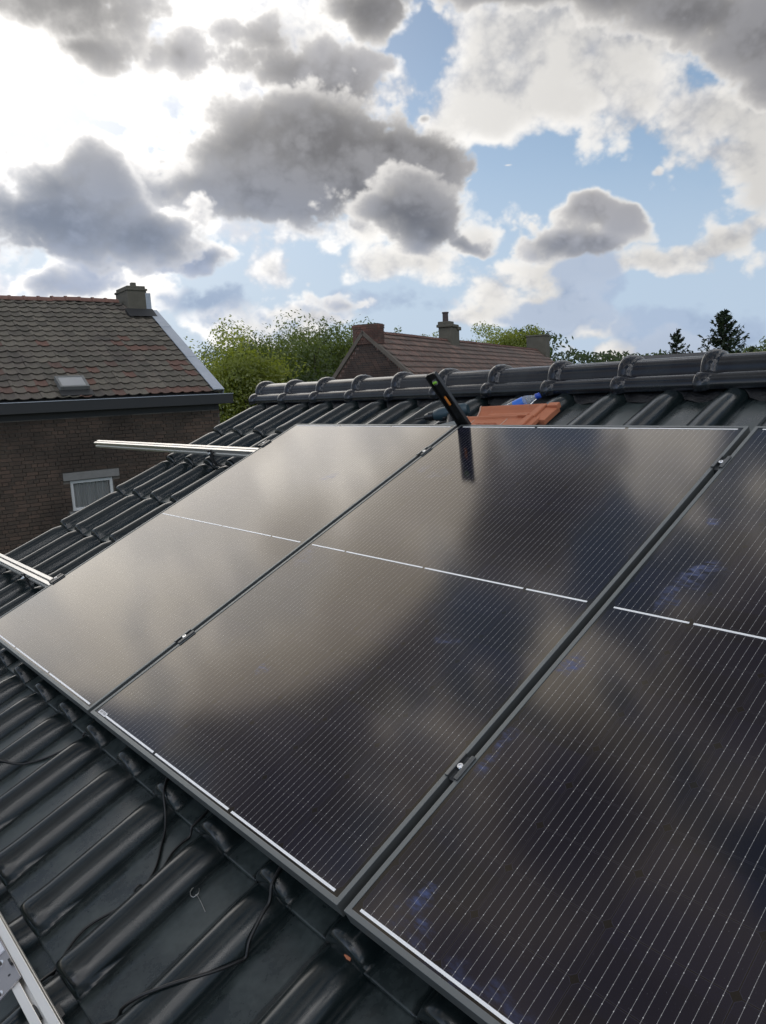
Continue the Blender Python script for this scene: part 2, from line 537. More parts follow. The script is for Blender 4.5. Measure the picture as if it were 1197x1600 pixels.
# ================================================================== materials
def mat_glazed(name, base, rough, dusty, pan_dust=1.0):
    m, nb, b = material(name, base, rough)
    p = worldco(nb)
    n1 = nb.noise(p, 7, 5, 0.6)
    n2 = nb.noise(p, 60, 4, 0.65)
    oi = nb.node('ShaderNodeObjectInfo').outputs['Random']
    dust = nb.m('MULTIPLY', nb.ramp(nb.m('ADD', n1, nb.m('MULTIPLY', n2, 0.5)), 0.62, 1.05), dusty)
    spots = nb.ramp(nb.noise(p, 210, 2, 0.5), 0.70, 0.78, 0, 0.5 * dusty)
    x, y, z = nb.sep(objco(nb))
    pan = nb.m('MULTIPLY', nb.ramp(x, 0.100, 0.126), nb.ramp(x, 0.216, 0.226, 1.0, 0.0))       # dust settles in the pans
    dust = nb.m('ADD', dust, nb.m('MULTIPLY', pan, nb.ramp(nb.m('ADD', n1, nb.m('MULTIPLY', n2, 0.4)), 0.45, 0.95, 0.10, 0.75 * pan_dust)))
    f = nb.m('ADD', dust, spots, clamp=True)
    nb.put(b.inputs['Base Color'], nb.mix(f, nb.mix(oi, tuple(c * 0.85 for c in base), tuple(c * 1.2 for c in base)), (0.064, 0.080, 0.076)))
    nb.put(b.inputs['Roughness'], nb.m('ADD', nb.m('MULTIPLY_ADD', n1, 0.06, rough - 0.03), nb.m('MULTIPLY', f, 0.3)))
    bump(nb, b, nb.m('ADD', nb.m('MULTIPLY', nb.noise(p, 7, 2, 0.4), 1.0), nb.m('MULTIPLY', nb.noise(p, 260, 2, 0.5), 0.02)), 0.12, 0.004)
    return m


M_TILE = mat_glazed('black_glaze', (0.0060, 0.0100, 0.0105), 0.20, 0.14, 0.80)
M_RIDGE = mat_glazed('black_glaze_ridge', (0.0065, 0.0075, 0.0105), 0.17, 0.12, 0.0)
M_FLASH, _nb, _b = material('ridge_flashing_foil', (0.012, 0.012, 0.013), 0.45)
bump(_nb, _b, _nb.noise(worldco(_nb), 55, 5, 0.65), 0.9, 0.01)
M_DECK, _, _ = material('underlay', (0.03, 0.03, 0.03), 0.9)

M_FRAME, _nb, _b = material('black_anodised_frame', (0.19, 0.20, 0.196), 0.38, 0.65)
_n = _nb.noise(worldco(_nb), 40, 4, 0.6)
_nb.put(_b.inputs['Roughness'], _nb.m('MULTIPLY_ADD', _n, 0.2, 0.32))
M_CLAMP, _nb, _b = material('black_anodised_clamp', (0.16, 0.165, 0.165), 0.4, 0.9)
M_ALU, _nb, _b = material('mill_aluminium', (0.86, 0.83, 0.78), 0.34, 1.0)
_mp = _nb.node('ShaderNodeMapping'); _nb.put(_mp.inputs[0], objco(_nb)); _mp.inputs[3].default_value = (1.2, 160, 160)
_nb.put(_b.inputs['Roughness'], _nb.m('MULTIPLY_ADD', _nb.noise(_mp.outputs[0], 3, 3, 0.6), 0.25, 0.30))
M_STEEL, _nb, _b = material('galvanised_steel', (0.55, 0.55, 0.54), 0.38, 1.0)
_nb.put(_b.inputs['Base Color'], _nb.mix(_nb.ramp(_nb.voro(objco(_nb), 90).outputs['Distance'], 0.1, 0.6), (0.44, 0.44, 0.44), (0.62, 0.62, 0.61)))
M_BOLT, _, _ = material('bright_steel', (0.8, 0.8, 0.8), 0.22, 1.0)
M_HOOK, _, _ = material('dark_steel_hook', (0.06, 0.06, 0.06), 0.4, 0.6)
M_WHITE, _, _ = material('white_ribbon', (0.93, 0.92, 0.90), 0.35)
M_RUBBER, _nb, _b = material('black_cable_sheath', (0.012, 0.012, 0.012), 0.42)
M_BLACKPLASTIC, _, _ = material('black_plastic', (0.013, 0.013, 0.014), 0.33)


def mat_cells(name, spots):
    """the glass over the cells: round wires with solder dots, half-cell outlines, smeared finger marks"""
    m, nb, b = material(name, (0.006, 0.0065, 0.010), 0.17, 0.0, 0.5)
    b.inputs['IOR'].default_value = 1.58
    b.inputs['Specular Tint'].default_value = (1.0, 0.85, 0.63, 1)      # anti-reflection coat
    x, y, z = nb.sep(objco(nb))
    CW, X0 = 0.183, 0.018
    xc = nb.m('FLOORED_MODULO', nb.m('SUBTRACT', x, X0), CW)            # within a column of cells
    k = nb.m('DIVIDE', nb.m('SUBTRACT', xc, 0.0133), 0.01737)
    kr = nb.m('ROUND', nb.m('MINIMUM', nb.m('MAXIMUM', k, 0.0), 9.0))
    dw = nb.m('ABSOLUTE', nb.m('MULTIPLY', nb.m('SUBTRACT', k, kr), 0.01737))
    in_x = nb.m('MULTIPLY', nb.m('GREATER_THAN', x, X0), nb.m('LESS_THAN', x, X0 + 6 * CW))
    yh = nb.m('SUBTRACT', nb.m('PINGPONG', y, 0.861), 0.0205)          # measured from the strip at the end of each half
    HC = 0.0924
    in_y = nb.m('MULTIPLY', nb.m('GREATER_THAN', yh, 0.0), nb.m('LESS_THAN', yh, 0.8355))
    yc = nb.m('FLOORED_MODULO', nb.m('SUBTRACT', yh, 0.002), HC)
    inside = nb.m('MULTIPLY', in_x, in_y)
    wire = nb.ramp(dw, 0.00022, 0.00048, 1.0, 0.0)
    # solder dots: six on each half cell
    q = nb.m('DIVIDE', nb.m('SUBTRACT', yc, 0.0065), 0.0157)
    qr = nb.m('ROUND', nb.m('MINIMUM', nb.m('MAXIMUM', q, 0.0), 5.0))
    dq = nb.m('MULTIPLY', nb.m('SUBTRACT', q, qr), 0.0157)
    dd = nb.m('SQRT', nb.m('ADD', nb.m('POWER', nb.m('MULTIPLY', dw, 1.5), 2.0), nb.m('POWER', dq, 2.0)))
    end = nb.m('ADD', nb.m('LESS_THAN', qr, 0.5), nb.m('GREATER_THAN', qr, 4.5))
    rad = nb.m('MULTIPLY_ADD', end, 0.00030, 0.00062)
    dot = nb.ramp(nb.m('SUBTRACT', dd, rad), -0.00015, 0.0003, 1.0, 0.0)
    line = nb.m('MULTIPLY', nb.m('MAXIMUM', nb.m('MULTIPLY', wire, 0.42), dot), inside)
    # half-cell outlines: the gap between the cells is blacker than the cells
    ex = nb.m('MINIMUM', xc, nb.m('SUBTRACT', CW, xc))
    ey = nb.m('MINIMUM', yc, nb.m('SUBTRACT', HC, yc))
    corner = nb.m('SUBTRACT', nb.m('ADD', ex, ey), 0.0075)
    e = nb.m('MINIMUM', nb.m('MINIMUM', ex, ey), nb.m('MULTIPLY', corner, 0.7))
    out_l = nb.m('MULTIPLY', nb.ramp(nb.m('ABSOLUTE', nb.m('SUBTRACT', e, 0.0012)), 0.0002, 0.0006, 1.0, 0.0), inside)
    cell = nb.m('MULTIPLY', nb.ramp(e, 0.0010, 0.0016), inside)
    cellrnd = nb.node('ShaderNodeTexWhiteNoise', noise_dimensions='2D')
    nb.put(cellrnd.inputs['Vector'], nb.comb(nb.m('FLOOR', nb.m('DIVIDE', nb.m('SUBTRACT', x, X0), CW)), nb.m('FLOOR', nb.m('DIVIDE', y, HC)), 0.0))
    ccol = nb.mix(cellrnd.outputs['Value'], (0.0050, 0.0055, 0.0120), (0.0065, 0.0070, 0.0190))
    col = nb.mix(cell, (0.0045, 0.0045, 0.006), ccol)
    col = nb.mix(nb.m('MULTIPLY', out_l, 0.6), col, (0.035, 0.035, 0.06))
    # finger and rag smears
    co = objco(nb)
    wn = nb.node('ShaderNodeTexNoise'); nb.put(wn.inputs['Vector'], co); wn.inputs['Scale'].default_value = 14; wn.inputs['Detail'].default_value = 5
    wv = nb.vm('ADD', co, nb.vm('SCALE', nb.vm('SUBTRACT', wn.outputs['Color'], (0.5, 0.5, 0.5)), s=0.10))
    sm = None
    for sx, sy, rx, ry, rot, w in spots:
        mp = nb.node('ShaderNodeMapping', vector_type='TEXTURE')
        nb.put(mp.inputs[0], wv)
        mp.inputs[1].default_value = (sx, sy, 0)
        mp.inputs[2].default_value = (0, 0, RAD(rot))
        mp.inputs[3].default_value = (rx, ry, 1)
        g = nb.ramp(nb.vm('LENGTH', mp.outputs[0]), 0.35, 1.0, w, 0.0)
        sm = g if sm is None else nb.m('MAXIMUM', sm, g)
    streak = nb.node('ShaderNodeMapping'); nb.put(streak.inputs[0], co); streak.inputs[2].default_value = (0, 0, 0.6); streak.inputs[3].default_value = (7, 22, 1)
    sm = nb.m('MULTIPLY', sm, nb.ramp(nb.noise(streak.outputs[0], 3, 6, 0.7), 0.38, 0.70, 0.0, 0.8))
    col = nb.mix(sm, col, (0.06, 0.10, 0.26))
    haze = nb.ramp(nb.noise(co, 3.2, 5, 0.62), 0.45, 0.8, 0, 0.007)
    col = nb.mix(haze, col, (0.5, 0.47, 0.5))
    specks = nb.m('MULTIPLY', nb.ramp(nb.noise(co, 420, 1, 0.5), 0.765, 0.80), 0.12)
    col = nb.mix(specks, col, (0.5, 0.5, 0.5))
    nb.put(b.inputs['Base Color'], nb.mix(line, col, (0.62, 0.60, 0.57)))
    nb.put(b.inputs['Roughness'], nb.m('ADD', nb.m('MULTIPLY_ADD', nb.noise(co, 5, 4, 0.6), 0.04, 0.085), nb.m('MULTIPLY', sm, 0.2)))
    bump(nb, b, nb.noise(co, 900, 2, 0.6), 0.02, 0.0003)
    return m


# ================================================================== the house we stand on: black interlocking tiles
PITCH_U, PITCH_V = 0.2453, 0.378
CREST0, ROW0 = 0.842, -0.400
PAN_N = -0.178
XS = [-0.010, -0.0085, -0.005, 0.000, 0.006, 0.013, 0.021, 0.030, 0.038, 0.046, 0.054, 0.062, 0.071, 0.079, 0.086, 0.092, 0.097, 0.1005, 0.104, 0.110, 0.117, 0.124,
      0.150, 0.185, 0.216, 0.222, 0.226, 0.230, 0.235, 0.2375, 0.242]
YS = [0.0, 0.003, 0.008, 0.016, 0.030, 0.050, 0.070, 0.12, 0.2, 0.28, 0.33, 0.36, 0.38, 0.41]


def tile_z(x, y):
    """height of the tile's upper face over its bed"""
    lift = 0.015 * (1 - y / PITCH_V)
    # collar at the nose, slimmer neck under the next nose
    f = 1.0 + 0.05 * max(0.0, 1 - abs(y - 0.028) / 0.045)
    if y < 0.016:
        f *= 0.62 + 0.38 * math.sqrt(max(0.0, 1 - ((0.016 - y) / 0.016) ** 2))
    if y > 0.33:
        f *= 1 - 0.22 * min(1.0, (y - 0.33) / 0.05)
    wd = 0.0540 + 0.003 * max(0.0, 1 - abs(y - 0.03) / 0.05)
    t = (x - 0.045) / wd
    if abs(t) < 1:
        roll = 0.0475 * f * (1 - t * t) ** 0.62
    else:
        roll = 0.0
    if x < 0.045:
        base = 0.004
    elif x < 0.110:
        base = 0.002
    elif x < 0.124:
        s = (x - 0.110) / 0.014
        base = 0.002 + 0.008 * s * s * (3 - 2 * s)
    elif x < 0.222:
        base = 0.010 - 0.0016 * math.sin(PI * (x - 0.124) / 0.098)
    elif x < 0.236:
        base = 0.010 - 0.006 * math.sin(PI * min(1, (x - 0.222) / 0.012))
    else:
        base = 0.010
    head = 0.0
    if y > 0.33 and x > 0.1:
        head = -0.003 * min(1.0, (y - 0.33) / 0.02)
    return lift + max(base, roll + 0.006) + head


def roof_n(u, v):
    """height of the tiled surface over the panel plane at (u, v)"""
    x = (u - (CREST0 - 0.045)) % PITCH_U
    y = (v - ROW0) % PITCH_V
    return PAN_N + tile_z(x, y)


def tile_mesh():
    mb = MB()
    top = [[(x, y, tile_z(x, y)) for x in XS] for y in YS]
    mb.grid(top)
    # rounded nose turning down and back, and the lap on the left
    nose = [[(x, y, z - d) for x, y, z in top[0]] for y, d in ((0.0, 0.0), )]
    rows = [[(x, -0.0012, tile_z(x, 0) - 0.003) for x in XS], [(x, -0.0008, tile_z(x, 0) - 0.011) for x in XS], [(x, 0.004, tile_z(x, 0) - 0.0145) for x in XS], [(x, 0.05, tile_z(x, 0.05) - 0.0145) for x in XS]]
    mb.grid([top[0]] + rows, flip=True)
    mb.grid([[(XS[0], y, tile_z(XS[0], y)) for y in YS], [(XS[0] + 0.0005, y, tile_z(XS[0], y) - 0.009) for y in YS]], flip=True)
    mb.grid([[(XS[-1], y, tile_z(XS[-1], y)) for y in YS], [(XS[-1], y, tile_z(XS[-1], y) - 0.008) for y in YS]])
    me = mb.mesh('roof_tile', M_TILE, 50)
    bm = bmesh.new(); bm.from_mesh(me)
    bmesh.ops.remove_doubles(bm, verts=bm.verts, dist=0.0002)
    bm.to_mesh(me); bm.free()
    return me


U_LEFT, U_RIGHT, V_RIDGE = -2.47, 3.75, 2.385
house = thing('house', 'house under the solar panels with a roof of glossy black interlocking tiles', 'house', ROOF.copy())
TILE_ME = tile_mesh()
rng = random.Random(3)
for r in range(-3, 7):
    for k in range(-11, 14):
        u0 = CREST0 - 0.045 - PITCH_U * k
        v0 = ROW0 + PITCH_V * r
        if 2 <= r <= 4 and -0.95 < u0 < 1.9 and v0 + PITCH_V < 1.6:
            continue                                            # wholly hidden under the panels
        t = inst('roof_tile', TILE_ME, house, (u0 + rng.uniform(-.0012, .0012), v0 + rng.uniform(-.0015, .0015), PAN_N + rng.uniform(-.0006, .0006)))
        t.rotation_euler = (rng.uniform(-.0025, .0025), rng.uniform(-.003, .003), rng.uniform(-.002, .002))

# ---- ridge tiles: a tube between two lower lobes, a collar at the left end of each
sin_p, cos_p = 0.410773, 0.911738
HALF = [(-0.126, -0.012), (-0.1305, 0.004), (-0.128, 0.022), (-0.117, 0.038), (-0.101, 0.048), (-0.086, 0.051), (-0.074, 0.0515), (-0.0715, 0.056),
        (-0.070, 0.068), (-0.064, 0.086), (-0.051, 0.102), (-0.031, 0.113), (-0.010, 0.117)]
PROF = HALF + [(-a, b) for a, b in reversed(HALF)]
# stations along the ridge: distance, growth of the section
ST = [(-0.004, 0.010), (0.0, 0.018), (0.006, 0.0215), (0.020, 0.022), (0.034, 0.019), (0.046, 0.014), (0.054, 0.007), (0.058, 0.001), (0.075, 0.0), (0.2, 0.0), (0.34, -0.001), (0.375, -0.002)]


def ridge_point(s, g, a, b):
    # section grows away from its middle; (a, b) = horizontal across the ridge, height over the apex
    ca, cb = 0.0, 0.035
    l = math.hypot(a - ca, b - cb)
    a2, b2 = a + (a - ca) / l * g, b + (b - cb) / l * g
    # horizontal/vertical -> roof frame (v, n)
    return (s, a2 * cos_p + b2 * sin_p, -a2 * sin_p + b2 * cos_p)


mb = MB()
rows = [[ridge_point(s, g, a, b) for a, b in PROF] for s, g in ST]
mb.grid(rows)
inner = [[ridge_point(s, -0.010, a, b) for a, b in PROF] for s in (-0.002, 0.375)]
mb.grid([rows[0], inner[0]])
n_ = len(PROF)
mb.add(inner[0], [tuple(range(n_))])
RIDGE_ME = mb.mesh('ridge_tile', M_RIDGE, 38)
bm = bmesh.new(); bm.from_mesh(RIDGE_ME); bmesh.ops.remove_doubles(bm, verts=bm.verts, dist=0.0002); bmesh.ops.recalc_face_normals(bm, faces=bm.faces); bm.to_mesh(RIDGE_ME); bm.free()
for k in range(18):
    t = inst('ridge_tile', RIDGE_ME, house, (-2.475 + 0.3525 * k, V_RIDGE, -0.178 + rng.uniform(-.002, .002)))
    t.rotation_euler = (rng.uniform(-.01, .01), rng.uniform(-.004, .004), rng.uniform(-.004, .004))

# ---- pleated flashing strip under the ridge tiles, hanging into each pan
mb = MB()
rows = []
us = np.arange(U_LEFT + 0.02, U_RIGHT - 0.3, 0.0122)
for i in range(6):
    row = []
    for u in us:
        x = (u - (CREST0 - 0.045)) % PITCH_U
        pan = max(0.0, math.sin(PI * min(1, max(0, (x - 0.094) / 0.150)))) ** 0.6
        vlow = 2.268 - 0.046 * pan
        t = i / 5
        v = 2.37 * (1 - t) + vlow * t
        surf = roof_n(u, min(v, 2.236))
        n = (-0.118 - 0.02 * pan) * (1 - t) + (surf + 0.004 + 0.010 * (1 - t)) * t
        n += 0.004 * math.sin(u * 57) * t
        row.append((u, v, n))
    rows.append(row)
mb.grid(rows)
mb.build('ridge_flashing', M_FLASH, house, 60)

# ---- body of the house under the tiles
mb = MB()
mb.prism([(-1.25, -0.215), (V_RIDGE, -0.215), (V_RIDGE - 0.005, -0.235), (-1.25, -0.235)], (U_LEFT + 0.05, 0, 0), (1, 0, 0), (0, 1, 0), (0, 0, 1), U_RIGHT - U_LEFT - 0.15)
back = lambda d: (V_RIDGE + d * (cos_p * cos_p - sin_p * sin_p), -0.19 - d * 2 * sin_p * cos_p)
a0, a1 = back(0.0), back(3.6)
mb.prism([a0, a1, (a1[0], a1[1] - 0.03), (a0[0], a0[1] - 0.03)], (U_LEFT + 0.05, 0, 0), (1, 0, 0), (0, 1, 0), (0, 0, 1), U_RIGHT - U_LEFT - 0.15)
mb.build('roof_deck', M_DECK, house)
M_WALL, _nb, _b = material('rendered_brick', (0.25, 0.16, 0.12), 0.9)
bt = _nb.node('ShaderNodeTexBrick')
_nb.put(bt.inputs['Vector'], objco(_nb)); bt.inputs['Scale'].default_value = 1.0
bt.inputs['Brick Width'].default_value = 0.22; bt.inputs['Row Height'].default_value = 0.072; bt.inputs['Mortar Size'].default_value = 0.01
bt.inputs['Color1'].default_value = (0.22, 0.10, 0.07, 1); bt.inputs['Color2'].default_value = (0.15, 0.08, 0.06, 1); bt.inputs['Mortar'].default_value = (0.3, 0.28, 0.25, 1)
_nb.t.links.new(bt.outputs[0], _b.inputs['Base Color'])
# walls in world directions: a prism with the gable outline
up_l = Vector((0, sin_p, cos_p)); hz_l = Vector((0, cos_p, -sin_p))
apex = Vector((0, V_RIDGE, -0.25))
zbot = -(ROOF @ Vector((0, V_RIDGE, -0.25))).z
hh = 3.25
mb = MB()
mb.prism([(0, -0.02), (hh, -hh * 0.4505 - 0.02), (hh, zbot), (-hh, zbot), (-hh, -hh * 0.4505 - 0.02)], apex + Vector((U_LEFT + 0.12, 0, 0)), (1, 0, 0), hz_l, up_l, U_RIGHT - U_LEFT - 0.3)
mb.build('wall', M_WALL, house)


# ================================================================== solar panels
PW, PL, GAP, FR_T, FR_W = 1.134, 1.722, 0.0187, 0.033, 0.0105
SPOTS = {'left': [(0.80, 1.28, 0.045, 0.035, 20, 0.9), (0.45, 0.80, 0.06, 0.02, 40, 0.2)],
         'mid': [(0.06, 0.80, 0.06, 0.10, 30, 0.35), (0.20, 1.36, 0.08, 0.04, 20, 0.3), (0.42, 0.36, 0.022, 0.028, 0, 0.9), (0.85, 0.63, 0.035, 0.03, 0, .5), (0.10, 1.38, .03, .05, 0, .5)],
         'right': [(0.105, 0.095, 0.055, 0.028, 70, 1.0), (0.135, 0.060, 0.03, 0.018, 20, .9), (0.035, 0.66, 0.03, 0.05, 0, 0.9), (0.03, 0.40, 0.025, 0.07, 0, 0.7), (0.15, 1.02, 0.075, 0.05, 40, 1.0), (0.12, 0.93, 0.03, 0.06, 10, .6), (0.085, 1.24, 0.03, 0.02, 0, 1.0), (0.25, 0.03, 0.25, 0.02, 0, 0.3)]}


def frame_mesh():
    # four mitred bars: flat top lip, outer wall, foot
    mb = MB()
    sec = [(0, 0), (FR_W, 0), (FR_W, -0.006), (0.0022, -0.0075), (0.0022, -FR_T + 0.002), (0.026, -FR_T + 0.002), (0.026, -FR_T), (0, -FR_T)]
    corners = [(0, 0), (PW, 0), (PW, PL), (0, PL)]
    ins = [(1, 1), (-1, 1), (-1, -1), (1, -1)]
    n = len(sec)
    for i in range(4):
        j = (i + 1) % 4
        A = [(corners[i][0] + ins[i][0] * a, corners[i][1] + ins[i][1] * a, b) for a, b in sec]
        B = [(corners[j][0] + ins[j][0] * a, corners[j][1] + ins[j][1] * a, b) for a, b in sec]
        mb.add(A + B, [(k, (k + 1) % n, n + (k + 1) % n, n + k) for k in range(n)])
    me = mb.mesh('frame', M_FRAME)
    bm = bmesh.new(); bm.from_mesh(me); bmesh.ops.remove_doubles(bm, verts=bm.verts, dist=0.0001); bmesh.ops.recalc_face_normals(bm, faces=bm.faces); bm.to_mesh(me); bm.free()
    return me


FRAME_ME = frame_mesh()
GLASS_Z = -0.0016


def strip_mesh(w):
    mb = MB()
    mb.box((0, 0, 0), (w, 0.0052, 0.0006))
    return mb.mesh('white_strip', M_WHITE)


END_SEG = [(0.026, 0.3785), (0.3905, 0.743), (0.756, 1.109)]
MID_SEG = [(0.026, 0.2020), (0.2115, 0.5625), (0.5715, 0.9225), (0.9320, 1.1085)]
STRIP_END, STRIP_A, STRIP_B = strip_mesh(0.3525), strip_mesh(0.176), strip_mesh(0.351)


def panel(u, which, label):
    p = thing('solar_module', label, 'solar panel', at_roof(u, 0, 0), 'solar panels in a row on the roof')
    f = inst('frame', FRAME_ME, p)
    bv = f.modifiers.new('bevel', 'BEVEL'); bv.width = 0.0009; bv.segments = 2; bv.limit_method = 'ANGLE'; bv.angle_limit = RAD(50)
    mb = MB()
    mb.box((PW / 2, PL / 2, GLASS_Z - 0.0016), (PW - 0.008, PL - 0.008, 0.0032))
    mb.build('glass', mat_cells('cells_under_glass_' + which, SPOTS[which]), p)
    for segs, ys in ((END_SEG, (0.0177, PL - 0.0177)), (MID_SEG, (PL / 2 - 0.0015,))):
        for y in ys:
            for a, b in segs:
                me = STRIP_END if segs is END_SEG else (STRIP_A if b - a < 0.2 else STRIP_B)
                s = inst('white_strip', me, p, ((a + b) / 2, y, GLASS_Z + 0.0004))
    return p


panel(-PW - GAP, 'left', 'palest solar panel, at the left roof edge with rail ends sticking out beside it')
pb = panel(0.0, 'mid', 'middle solar panel of the row, with a small barcode sticker at its corner')
panel(PW + GAP, 'right', 'darkest solar panel, cut off by the picture edge, blue finger smears on its glass')
# barcode sticker at the lower left corner of the middle panel
M_LABEL, nb, b = material('barcode_print', (0.8, 0.8, 0.78), 0.5)
x, y, z = nb.sep(objco(nb))
bars = nb.m('GREATER_THAN', nb.noise(nb.comb(nb.m('MULTIPLY', x, 900), 0.0, 0.0), 1.0, 0, 0.5), 0.5)
band = nb.m('MULTIPLY', nb.m('LESS_THAN', nb.m('ABSOLUTE', nb.m('SUBTRACT', y, 0.0012)), 0.0033), nb.m('LESS_THAN', nb.m('ABSOLUTE', x), 0.018))
nb.put(b.inputs['Base Color'], nb.mix(nb.m('MULTIPLY', bars, band), (0.72, 0.71, 0.70), (0.06, 0.06, 0.06)))
mb = MB()
mb.box((0, 0, 0), (0.048, 0.0125, 0.0006))
mb.build('barcode_sticker', M_LABEL, pb, loc=(0.052, 0.0195, GLASS_Z + 0.0012))

# ================================================================== mounting rails
RAIL_PROF = [(-0.020, 0), (-0.004, 0), (-0.004, -0.004), (-0.011, -0.004), (-0.011, -0.012), (0.011, -0.012), (0.011, -0.004), (0.004, -0.004), (0.004, 0), (0.020, 0),
             (0.020, -0.015), (0.016, -0.015), (0.016, -0.025), (0.020, -0.025), (0.020, -0.040), (-0.020, -0.040), (-0.020, -0.027), (-0.014, -0.027), (-0.014, -0.014), (-0.020, -0.014)]


def rail(v, u0, u1, label, n=-FR_T):
    mb = MB()
    mb.prism([(a, b) for a, b in RAIL_PROF], (0, 0, 0), (1, 0, 0), (0, 1, 0), (0, 0, 1), u1 - u0)
    o = mb.build('mounting_rail', M_ALU, None, None, 0.0006, 1)
    o.matrix_world = at_roof(u0, v, n)
    tag(o, label, 'mounting rail', 'aluminium rails under the panels')


rail(1.500, -3.45, 2.25, 'upper aluminium rail poking out past the roof edge in front of the brick wall')
rail(0.330, -3.30, 2.25, 'lower aluminium rail crossing the left picture edge, under the pale panel')

# ================================================================== roof hooks that carry the rails


def roof_hook(u, v, label, n=-FR_T - 0.04):
    t = thing('roof_hook', label, 'roof hook', at_roof(u, v, n), 'roof hooks under the rails')
    mb = MB()
    # arm: out of the tile joint, up in front of the nose, to the rail
    path = [(0.0, 0.13, -0.088), (0.0, 0.03, -0.086), (0.0, 0.005, -0.082), (0.0, -0.022, -0.060), (0.0, -0.028, -0.030), (0.0, -0.027, 0.008)]
    for a, b_ in zip(path[:-1], path[1:]):
        a, b_ = Vector(a), Vector(b_)
        d = (b_ - a)
        ang = math.atan2(d.z, d.y)
        mb.box((a + b_) / 2, (0.030, d.length + 0.004, 0.006), Matrix.Rotation(ang, 3, 'X'))
    mb.build('arm', M_HOOK, t, None, 0.001, 1)
    mb = MB()
    mb.box((0, -0.0245, 0.016), (0.036, 0.008, 0.044))
    mb.box((0, -0.008, -0.004), (0.036, 0.030, 0.006))
    mb.build('rail_plate', M_HOOK, t, None, 0.001, 1)
    mb = MB()
    mb.lathe([(0, 0.0065), (0.006, 0.0065), (0.006, 0.004), (0.014, 0.004)], (0, -0.028, 0.018), (0, -1, 0), 6)
    mb.lathe([(0, 0.010), (0.0015, 0.010)], (0, -0.0285, 0.018), (0, -1, 0), 14)
    mb.build('bolt', M_BOLT, t, 30)


roof_hook(-1.72, 1.50, 'dark roof hook under the upper rail, in front of the tile noses')
roof_hook(-1.62, 0.33, 'dark roof hook under the lower rail beside the pale panel')

# ================================================================== clamps


def mid_clamp(u, v, label):
    t = thing('mid_clamp', label, 'clamp', at_roof(u, v, 0.0), 'mid clamps between neighbouring panels')
    mb = MB()
    poly = [(-0.0165, 0.0004), (-0.0165, 0.0040), (-0.0095, 0.0046), (-0.0070, 0.0046), (-0.0070, -0.006), (0.0070, -0.006), (0.0070, 0.0046), (0.0095, 0.0046), (0.0165, 0.0040), (0.0165, 0.0004), (0.0092, 0.0004), (0.0090, -0.026), (-0.0090, -0.026), (-0.0092, 0.0004)]
    mb.prism(poly, (0, -0.030, 0), (0, 1, 0), (1, 0, 0), (0, 0, 1), 0.060)
    mb.build('jaw', M_CLAMP, t, None, 0.0006, 2)
    mb = MB()
    mb.lathe([(-0.006, 0.0068), (0.0032, 0.0068), (0.0042, 0.0060), (0.0042, 0.0034), (0.0, 0.0032)], (0, 0, 0), (0, 0, 1), 18)
    mb.build('bolt', M_BOLT, t, 35)


def end_clamp(u, v, label):
    t = thing('end_clamp', label, 'clamp', at_roof(u, v, 0.0), 'end clamps on the left edge of the row')
    mb = MB()
    poly = [(0.009, 0.0005), (0.009, 0.0045), (-0.012, 0.0055), (-0.012, 0.001), (-0.020, 0.001), (-0.020, 0.0055), (-0.032, 0.0055), (-0.034, 0.003), (-0.034, -0.0325), (-0.002, -0.0325), (-0.002, 0.0005)]
    mb.prism(poly, (0, -0.030, 0), (0, 1, 0), (1, 0, 0), (0, 0, 1), 0.060)
    mb.build('jaw', M_BLACKPLASTIC, t, None, 0.0007, 2)
    mb = MB()
    mb.lathe([(-0.002, 0.0062), (0.0062, 0.0062), (0.007, 0.0055), (0.007, 0.0034), (0.003, 0.0032)], (-0.016, 0, 0), (0, 0, 1), 18)
    mb.build('bolt', M_BOLT, t, 35)


mid_clamp(-GAP / 2, 0.34, 'lower clamp in the gap between the pale left panel and the middle panel')
mid_clamp(-GAP / 2, 1.50, 'upper clamp between the pale left panel and the middle panel, below the spirit level')
mid_clamp(PW + GAP / 2, 0.335, 'lower clamp with bright bolt between the middle panel and the darkest panel')
mid_clamp(PW + GAP / 2, 1.51, 'upper clamp between the middle panel and the darkest panel, near the ridge')
end_clamp(-PW - GAP, 1.51, 'black end clamp where the upper rail meets the pale left panel')
end_clamp(-PW - GAP, 0.335, 'black end clamp where the lower rail meets the pale left panel')


# ================================================================== ground
M_GROUND, nb, b = material('rough_grass', (0.06, 0.08, 0.03), 0.95)
p = worldco(nb)
nb.put(b.inputs['Base Color'], nb.mix(nb.ramp(nb.noise(p, 0.25, 6, 0.6), 0.35, 0.65), (0.035, 0.055, 0.018), (0.10, 0.11, 0.045)))
mb = MB()
N_ = 24
mb.grid([[(-3000 + 6000 * (i / N_), -1500 + 5000 * (j / N_), -0.002 * 0) for j in range(N_ + 1)] for i in range(N_ + 1)], flip=True)
tag(mb.build('ground', M_GROUND), kind='structure')

# ================================================================== brick house on the left
E_A = RAD(54)
AX, AY = Vector((math.sin(E_A), math.cos(E_A), 0)), Vector((-math.cos(E_A), math.sin(E_A), 0))
NBR = Matrix(((AX.x, AY.x, 0, -3.494), (AX.y, AY.y, 0, 16.637), (0, 0, 1, 0), (0, 0, 0, 1)))
brick_house = thing('brick_house', 'dark brick house with a mossy tiled roof and grey chimney at the left', 'house', NBR)
ZG = CAM_Z + 0.11                        # eaves height (top of the gutter)
ZR, YR, Y0 = CAM_Z + 2.46, 3.9, -0.22     # ridge height and setback, eaves line
XL = -9.0
SLOPE = math.atan2(ZR - ZG, YR - Y0)


